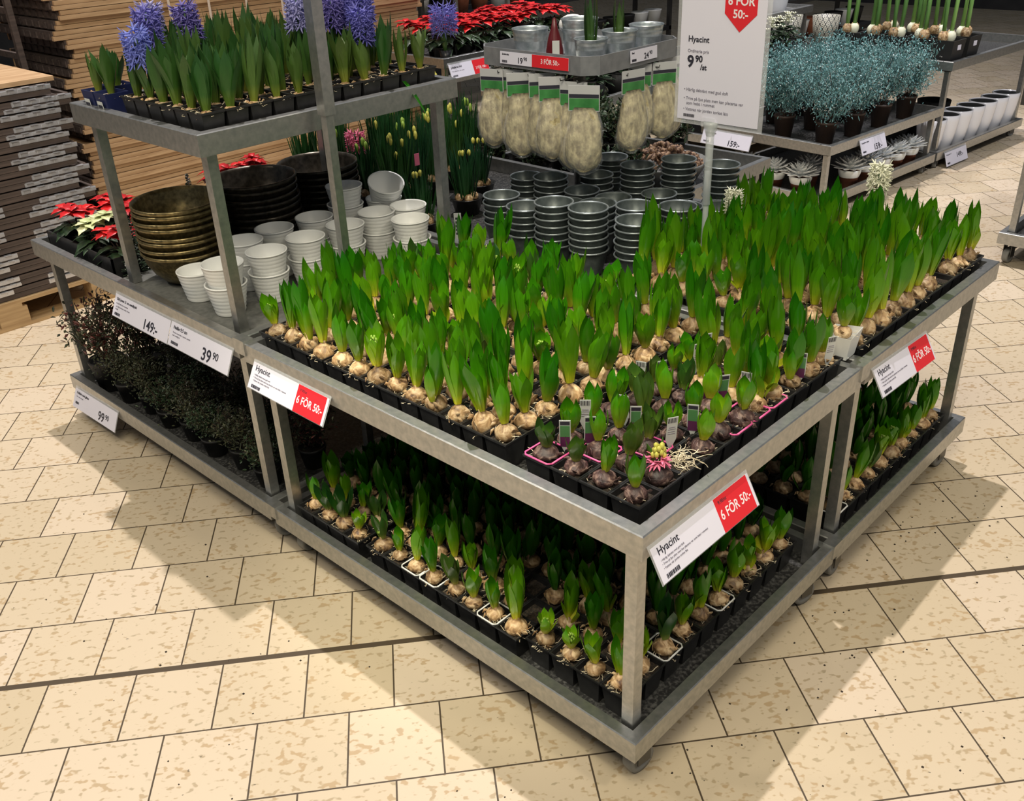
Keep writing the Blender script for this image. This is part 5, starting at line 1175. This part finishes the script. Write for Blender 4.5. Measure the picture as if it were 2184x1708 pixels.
# ------------------------------------------------------------------ pallet collars
def collar_end(parent, x, z, y, w_, m='hinge', h=.022):
    b = MB(); b.box(x, y - .004, z + .001, x + w_, y, z + h)
    for q in range(7): xx = x + .008 + q * w_ / 7; b.box(xx, y - .0065, z + .004, xx + w_ / 9, y - .004, z + h - .004)
    for q in range(4): xx = x + .006 + q * w_ / 4; b.box(xx, y - .016, z + h, xx + w_ / 8, y + .002, z + h + .0028)
    b.build('hinge', M[m], parent)
def collar(x0, x1, y0, y1, z, label, group, m='woodgrey', off=0.0, hz=.046, hinge_right=True):
    t = thing('pallet_collar', label, 'pallet collar', (x0, y0, z), 0, group); Lx_, Ly_ = x1 - x0, y1 - y0
    b = MB(); b.box(0, 0, .001, Lx_, .02, hz * .5 - .001); b.box(.004, .0, hz * .5 + .001, Lx_ - .004, .02, hz - .001); b.box(0, Ly_ - .02, .001, Lx_, Ly_, hz - .001); b.box(0, .02, .001, .02, Ly_ - .02, hz - .001); b.box(Lx_ - .02, .02, .001, Lx_, Ly_ - .02, hz - .001); b.box(.02, .02, hz * .3, Lx_ - .02, Ly_ - .02, hz * .7); b.build('boards', M[m], t)
    if hinge_right:
        collar_end(t, Lx_ - .27 + off, hz * .5, 0, .275)
        collar_end(t, Lx_ - .70 + off, hz * .5, 0, .26)
        if hinge_right > 1: collar_end(t, Lx_ - .31 + off, 0, 0, .25, h=.018); collar_end(t, Lx_ - .66 + off, 0, 0, .22, h=.018)
    return t
pl = thing('wooden_pallet', 'wooden pallet on the floor under the left stack of collars, EPAL stamp', 'pallet', (-.35, 3.80, 0)); PLx, PLy = 1.06, .72
b = MB()
for k in range(3): b.box(0, k * .305, 0, PLx, k * .305 + .11, .018)
for k in range(5): b.box(0, k * .15, .118, PLx, k * .15 + .11, .136)
for k in range(3): b.box(k * .46, 0, .10, k * .46 + .12, PLy, .118)
b.build('boards', M['pallet'], pl)
for i in range(3):
    for j in range(3):
        b = MB(); b.box(i * .46, j * .305, .018, i * .46 + .14, j * .305 + .11, .10); b.build('block', M['pallet'], pl)
b = MB(); mtx = place_mat((.96, -.0008, .043), (1, 0, 0), (0, 0, 1)); text(b, 'EPAL', .036, place_mat((.99, -.0008, .044), (1, 0, 0), (0, 0, 1)), 0, 'CENTER')
n = 28; vs = []
for q in range(n): a = 2 * PI * q / n; vs += [(.99 + math.cos(a) * .058, -.001, .058 + math.sin(a) * .034), (.99 + math.cos(a) * .054, -.001, .058 + math.sin(a) * .031)]
b.add(vs, [(2 * q, 2 * q + 1, (2 * q + 3) % (2 * n), (2 * q + 2) % (2 * n)) for q in range(n)]); b.build('stamp', M['ink'], pl)
rr = random.Random(31); nc = 17
for k in range(nc):
    dx = -.02 + rr.uniform(-.025, .02) - .002 * k + (.04 if k % 2 else 0)
    collar(-.35 + dx, .70 + dx, 3.82, 4.50, .137 + k * .055, f'folded wooden pallet collar with steel hinges in left stack, {ORD[k]} from the floor', 'pallet collars in the left stack', off=0.0, hz=.050, hinge_right=1 + k % 2)
b = MB(); b.box(0, 0, 0, 1.04, .68, .02); tag(b.build('cover_board', M['wood'], loc=(-.38, 3.83, (.137 + nc * .055))), 'pale cover board on top of the left collar stack', 'board')
# second stack behind, long boards with straps
pl2 = dup(pl, (.92, 4.30, 0), (0, 0, 0), (1.35, 1, 1), 'wooden pallet under the second stack of pale collars, behind the left table')
for k in range(27):
    z = .137 + k * .047; dx = rr.choice([-.03, 0, .02, .05]); dy = rr.choice([-.015, 0, .01])
    t = thing('pallet_collar', f'pale wooden pallet collar behind the raised shelf, {ORD[k] if k < 20 else "twenty-" + ORD[k-20]} from the floor', 'pallet collar', (.94 + dx, 4.34 + dy, z), 0, 'pale pallet collars in the rear stack')
    L = 2.4; D = .75
    b = MB(); b.box(0, 0, .001, L, .02, .022); b.box(.01, .003, .024, L - .01, .02, .045); b.box(0, D - .02, .001, L, D, .045); b.box(L - .02, .02, .001, L, D - .02, .045); b.box(.02, .02, .012, L - .02, D - .02, .034); b.build('boards', M['wood'], t)
    b = MB(); b.box(0, .02, .001, .02, D - .02, .045); 
    for q in range(9): b.box(-.006, .03 + q * .08, .006, 0, .07 + q * .08, .036)
    b.build('end_board', M['woodgrey'], t)
for k in range(6):
    b = MB(); b.box(0, 0, 0, .014, .003, rr.uniform(.12, .45)); z = rr.uniform(.9, 1.15)
    tag(b.build('strap', M['strap'], loc=(1.55 + k * .24, 4.318, z)), f'pale strap down the front of the rear board stack, {ORD[k]} from left', 'strap')
# tall frame left of the second stack
t = thing('wire_frame', 'dark steel post frame between the two wooden stacks', 'frame', (.80, 4.55, 0)); b = MB(); b.box(0, 0, 0, .03, .03, 1.75); b.build('upright', M['woodgrey'], t); b = MB(); b.box(0, .5, 0, .03, .53, 1.75); b.build('upright', M['woodgrey'], t)
b = MB()
for k in range(7): b.box(.005, .03, .2 + k * .22, .025, .5, .23 + k * .22)
b.build('rail', M['woodgrey'], t)
t = thing('collar_rack', 'dim stack of folded collars far left behind the pallet stack', 'collars', (-1.1, 4.9, 0)); b = MB()
for k in range(34): b.box(rr.uniform(-.02, .02), rr.uniform(-.01, .01), k * .05, 1.85, .8, k * .05 + .038)
b.build('boards', M['woodgrey'], t); b = MB()
for k in range(34):
    for q in range(3): b.box(.9 + q * .3 + (k % 2) * .05, -.014, k * .05 + .03, 1.03 + q * .3 + (k % 2) * .05, 0, k * .05 + .036)
b.build('hinge', M['hinge'], t)

# ------------------------------------------------------------------ far racks and shelving
def rack(x, y, L, D, levels, label, rz=0, items=0, seed=1):
    t = thing('shop_rack', label, 'shelving', (x, y, 0), rz); rr = random.Random(seed)
    for (a, c) in ((0, 0), (L - .04, 0), (0, D - .04), (L - .04, D - .04)): b = MB(); b.box(a, c, 0, a + .04, c + .04, levels[-1] + .3); b.build('upright', M['darkmetal'], t)
    for z in levels: b = MB(); b.box(0, 0, z - .04, L, D, z); b.build('shelf_board', M['blackmatt'], t)
    return t
rk1 = rack(7.6, 1.1, 2.2, .6, [.18, .55, .95], 'low dark shelving with stacked plates at the far right')
k = 0
pm = MB(); pm.lathe([(0, 0), (.05, 0), (.11, .018), (.115, .02), (.11, .022), (.05, .006), (0, .006)], 24); pme = pm.mesh('plate', M['greypot'])
for i in range(6):
    for q in range(5):
        for lv in (.18, .55):
            o = mobj('plate', pme, None, (7.80 + i * .30, 1.26, lv + q * .014)); o.scale = (1.1, 1.1, 1); tag(o, f'dark plate on the far {"low" if lv < .3 else "middle"} shelf, stack {ORD[i]} from left, {ORD[q]} up', 'plate', 'dark plates on the far rack')
for k in range(3):
    price_label(f'small white price card on the far plate shelf, {ORD[k]} from left', (7.70 + k * .5, 1.096, .16), (1, 0, 0), .18, .07, (0, -1, 0), .02, dict(text=[('49:-', .5, .4, .8, 'LEFT', .001)]), holder=False)
cols = ['terracotta', 'white', 'greypot', 'darkleaf', 'redleaf', 'darkbowl', 'whitepetal']
def pot_plain(me_m, s): b = MB(); b.lathe([(0, 0), (.06, 0), (.085, .14), (.088, .15), (.08, .15), (0, .13)], 20); return b.mesh('pot', M[me_m])
pms = {c: pot_plain(c, 1) for c in ('terracotta', 'white', 'greypot', 'blackmatt')}
def rack_fill(x, y, L, levels, lab, seed, rz=0, dep=.5):
    rk_ = rack(x, y, L, dep, levels, lab, rz); rr = random.Random(seed); n = 0
    for li, z in enumerate(levels):
        for i in range(int(L / .24)):
            m = rr.choice(list(pms)); xx, yy = .14 + i * .24, .18
            wx = x + xx * math.cos(rz) - yy * math.sin(rz); wy = y + xx * math.sin(rz) + yy * math.cos(rz)
            o = mobj('flower_pot', pms[m], None, (wx, wy, z + .001)); o.scale = (1.1, 1.1, 1.1); tag(o, f'{dict(terracotta="terracotta", white="white", greypot="grey", blackmatt="black")[m]} pot on {lab.split(" with")[0]}, {ORD[li]} level, {ORD[i]} from left', 'pot', 'pots on ' + lab.split(' with')[0]); n += 1
rack_fill(4.4, 5.5, 3.6, [.35, .8, 1.2, 1.6], 'the centre rear rack with assorted pots', 3)
rack_fill(6.6, 3.9, 3.0, [.3, .7, 1.1, 1.5], 'the right rear rack with assorted pots', 5)
tabN = table('display_table', 'upper display shelf with terracotta pots above the poinsettias', 3.15, 4.75, 1.6, .7, 1.12, .5)
for k in range(7):
    o = mobj('flower_pot', pms['terracotta'], None, (3.30 + k * .21, 4.88, 1.066)); tag(o, f'terracotta pot on the high shelf above the poinsettias, {ORD[k]} from left', 'pot', 'terracotta pots on the high shelf')
price_label('white product card on the table cut by the right edge', (3.80, -.555 + 1.12 - .30, .135), (0, -1, 0), .30, .085, (-1, 0, 0), .03, dict(text=[('Vivki Ø 15', .26, .08, .32, 'LEFT', .0005)], small=[('Kruka med mönster', .13, .08, .52)], bar=(.08, .74, .2, .14)))

for lst in (P_main, P_small, P_dark, P_tall, PR, [PW], BP, TP, DP):
    for p in lst: kill(p)
# dark stains and crumbs on the tiles
sm = MB(); rr = random.Random(77)
for (x, y, r_) in ((1.72, -.34, .018), (1.89, -.42, .015), (1.60, -.40, .014)):
    n = 14; sm.add([(x + math.cos(2 * PI * q / n) * r_ * rr.uniform(.8, 1.2) * 1.5, y + math.sin(2 * PI * q / n) * r_ * rr.uniform(.8, 1.2), .0006) for q in range(n)], [tuple(range(n))])
M['stain'] = plain('dark wet stain', (0.05, 0.035, 0.025), 0.4)
tag(sm.build('floor_stain', M['stain']), 'dark spots on the tiles at the right of the hyacinth tables', 'stains', None, 'stuff')
sm = MB()
for q in range(170):
    if q < 120: x, y = rr.uniform(.1, 1.7), -rr.uniform(.1, .75) ** 2.0
    else: x, y = rr.uniform(-.7, -.1), rr.uniform(-.2, 2.2)
    s = rr.uniform(.0007, .0024); sm.box(x - s, y - s * rr.uniform(.5, 1.5), 0, x + s, y + s, s * .8)
tag(sm.build('soil_crumbs', M['soil']), 'scattered crumbs of potting soil on the floor tiles', 'crumbs', None, 'stuff')

for o in bpy.data.objects:
    l = o.get('label')
    if l and len(l.split()) > 16: print('LONG', o.name, len(l.split()), l)
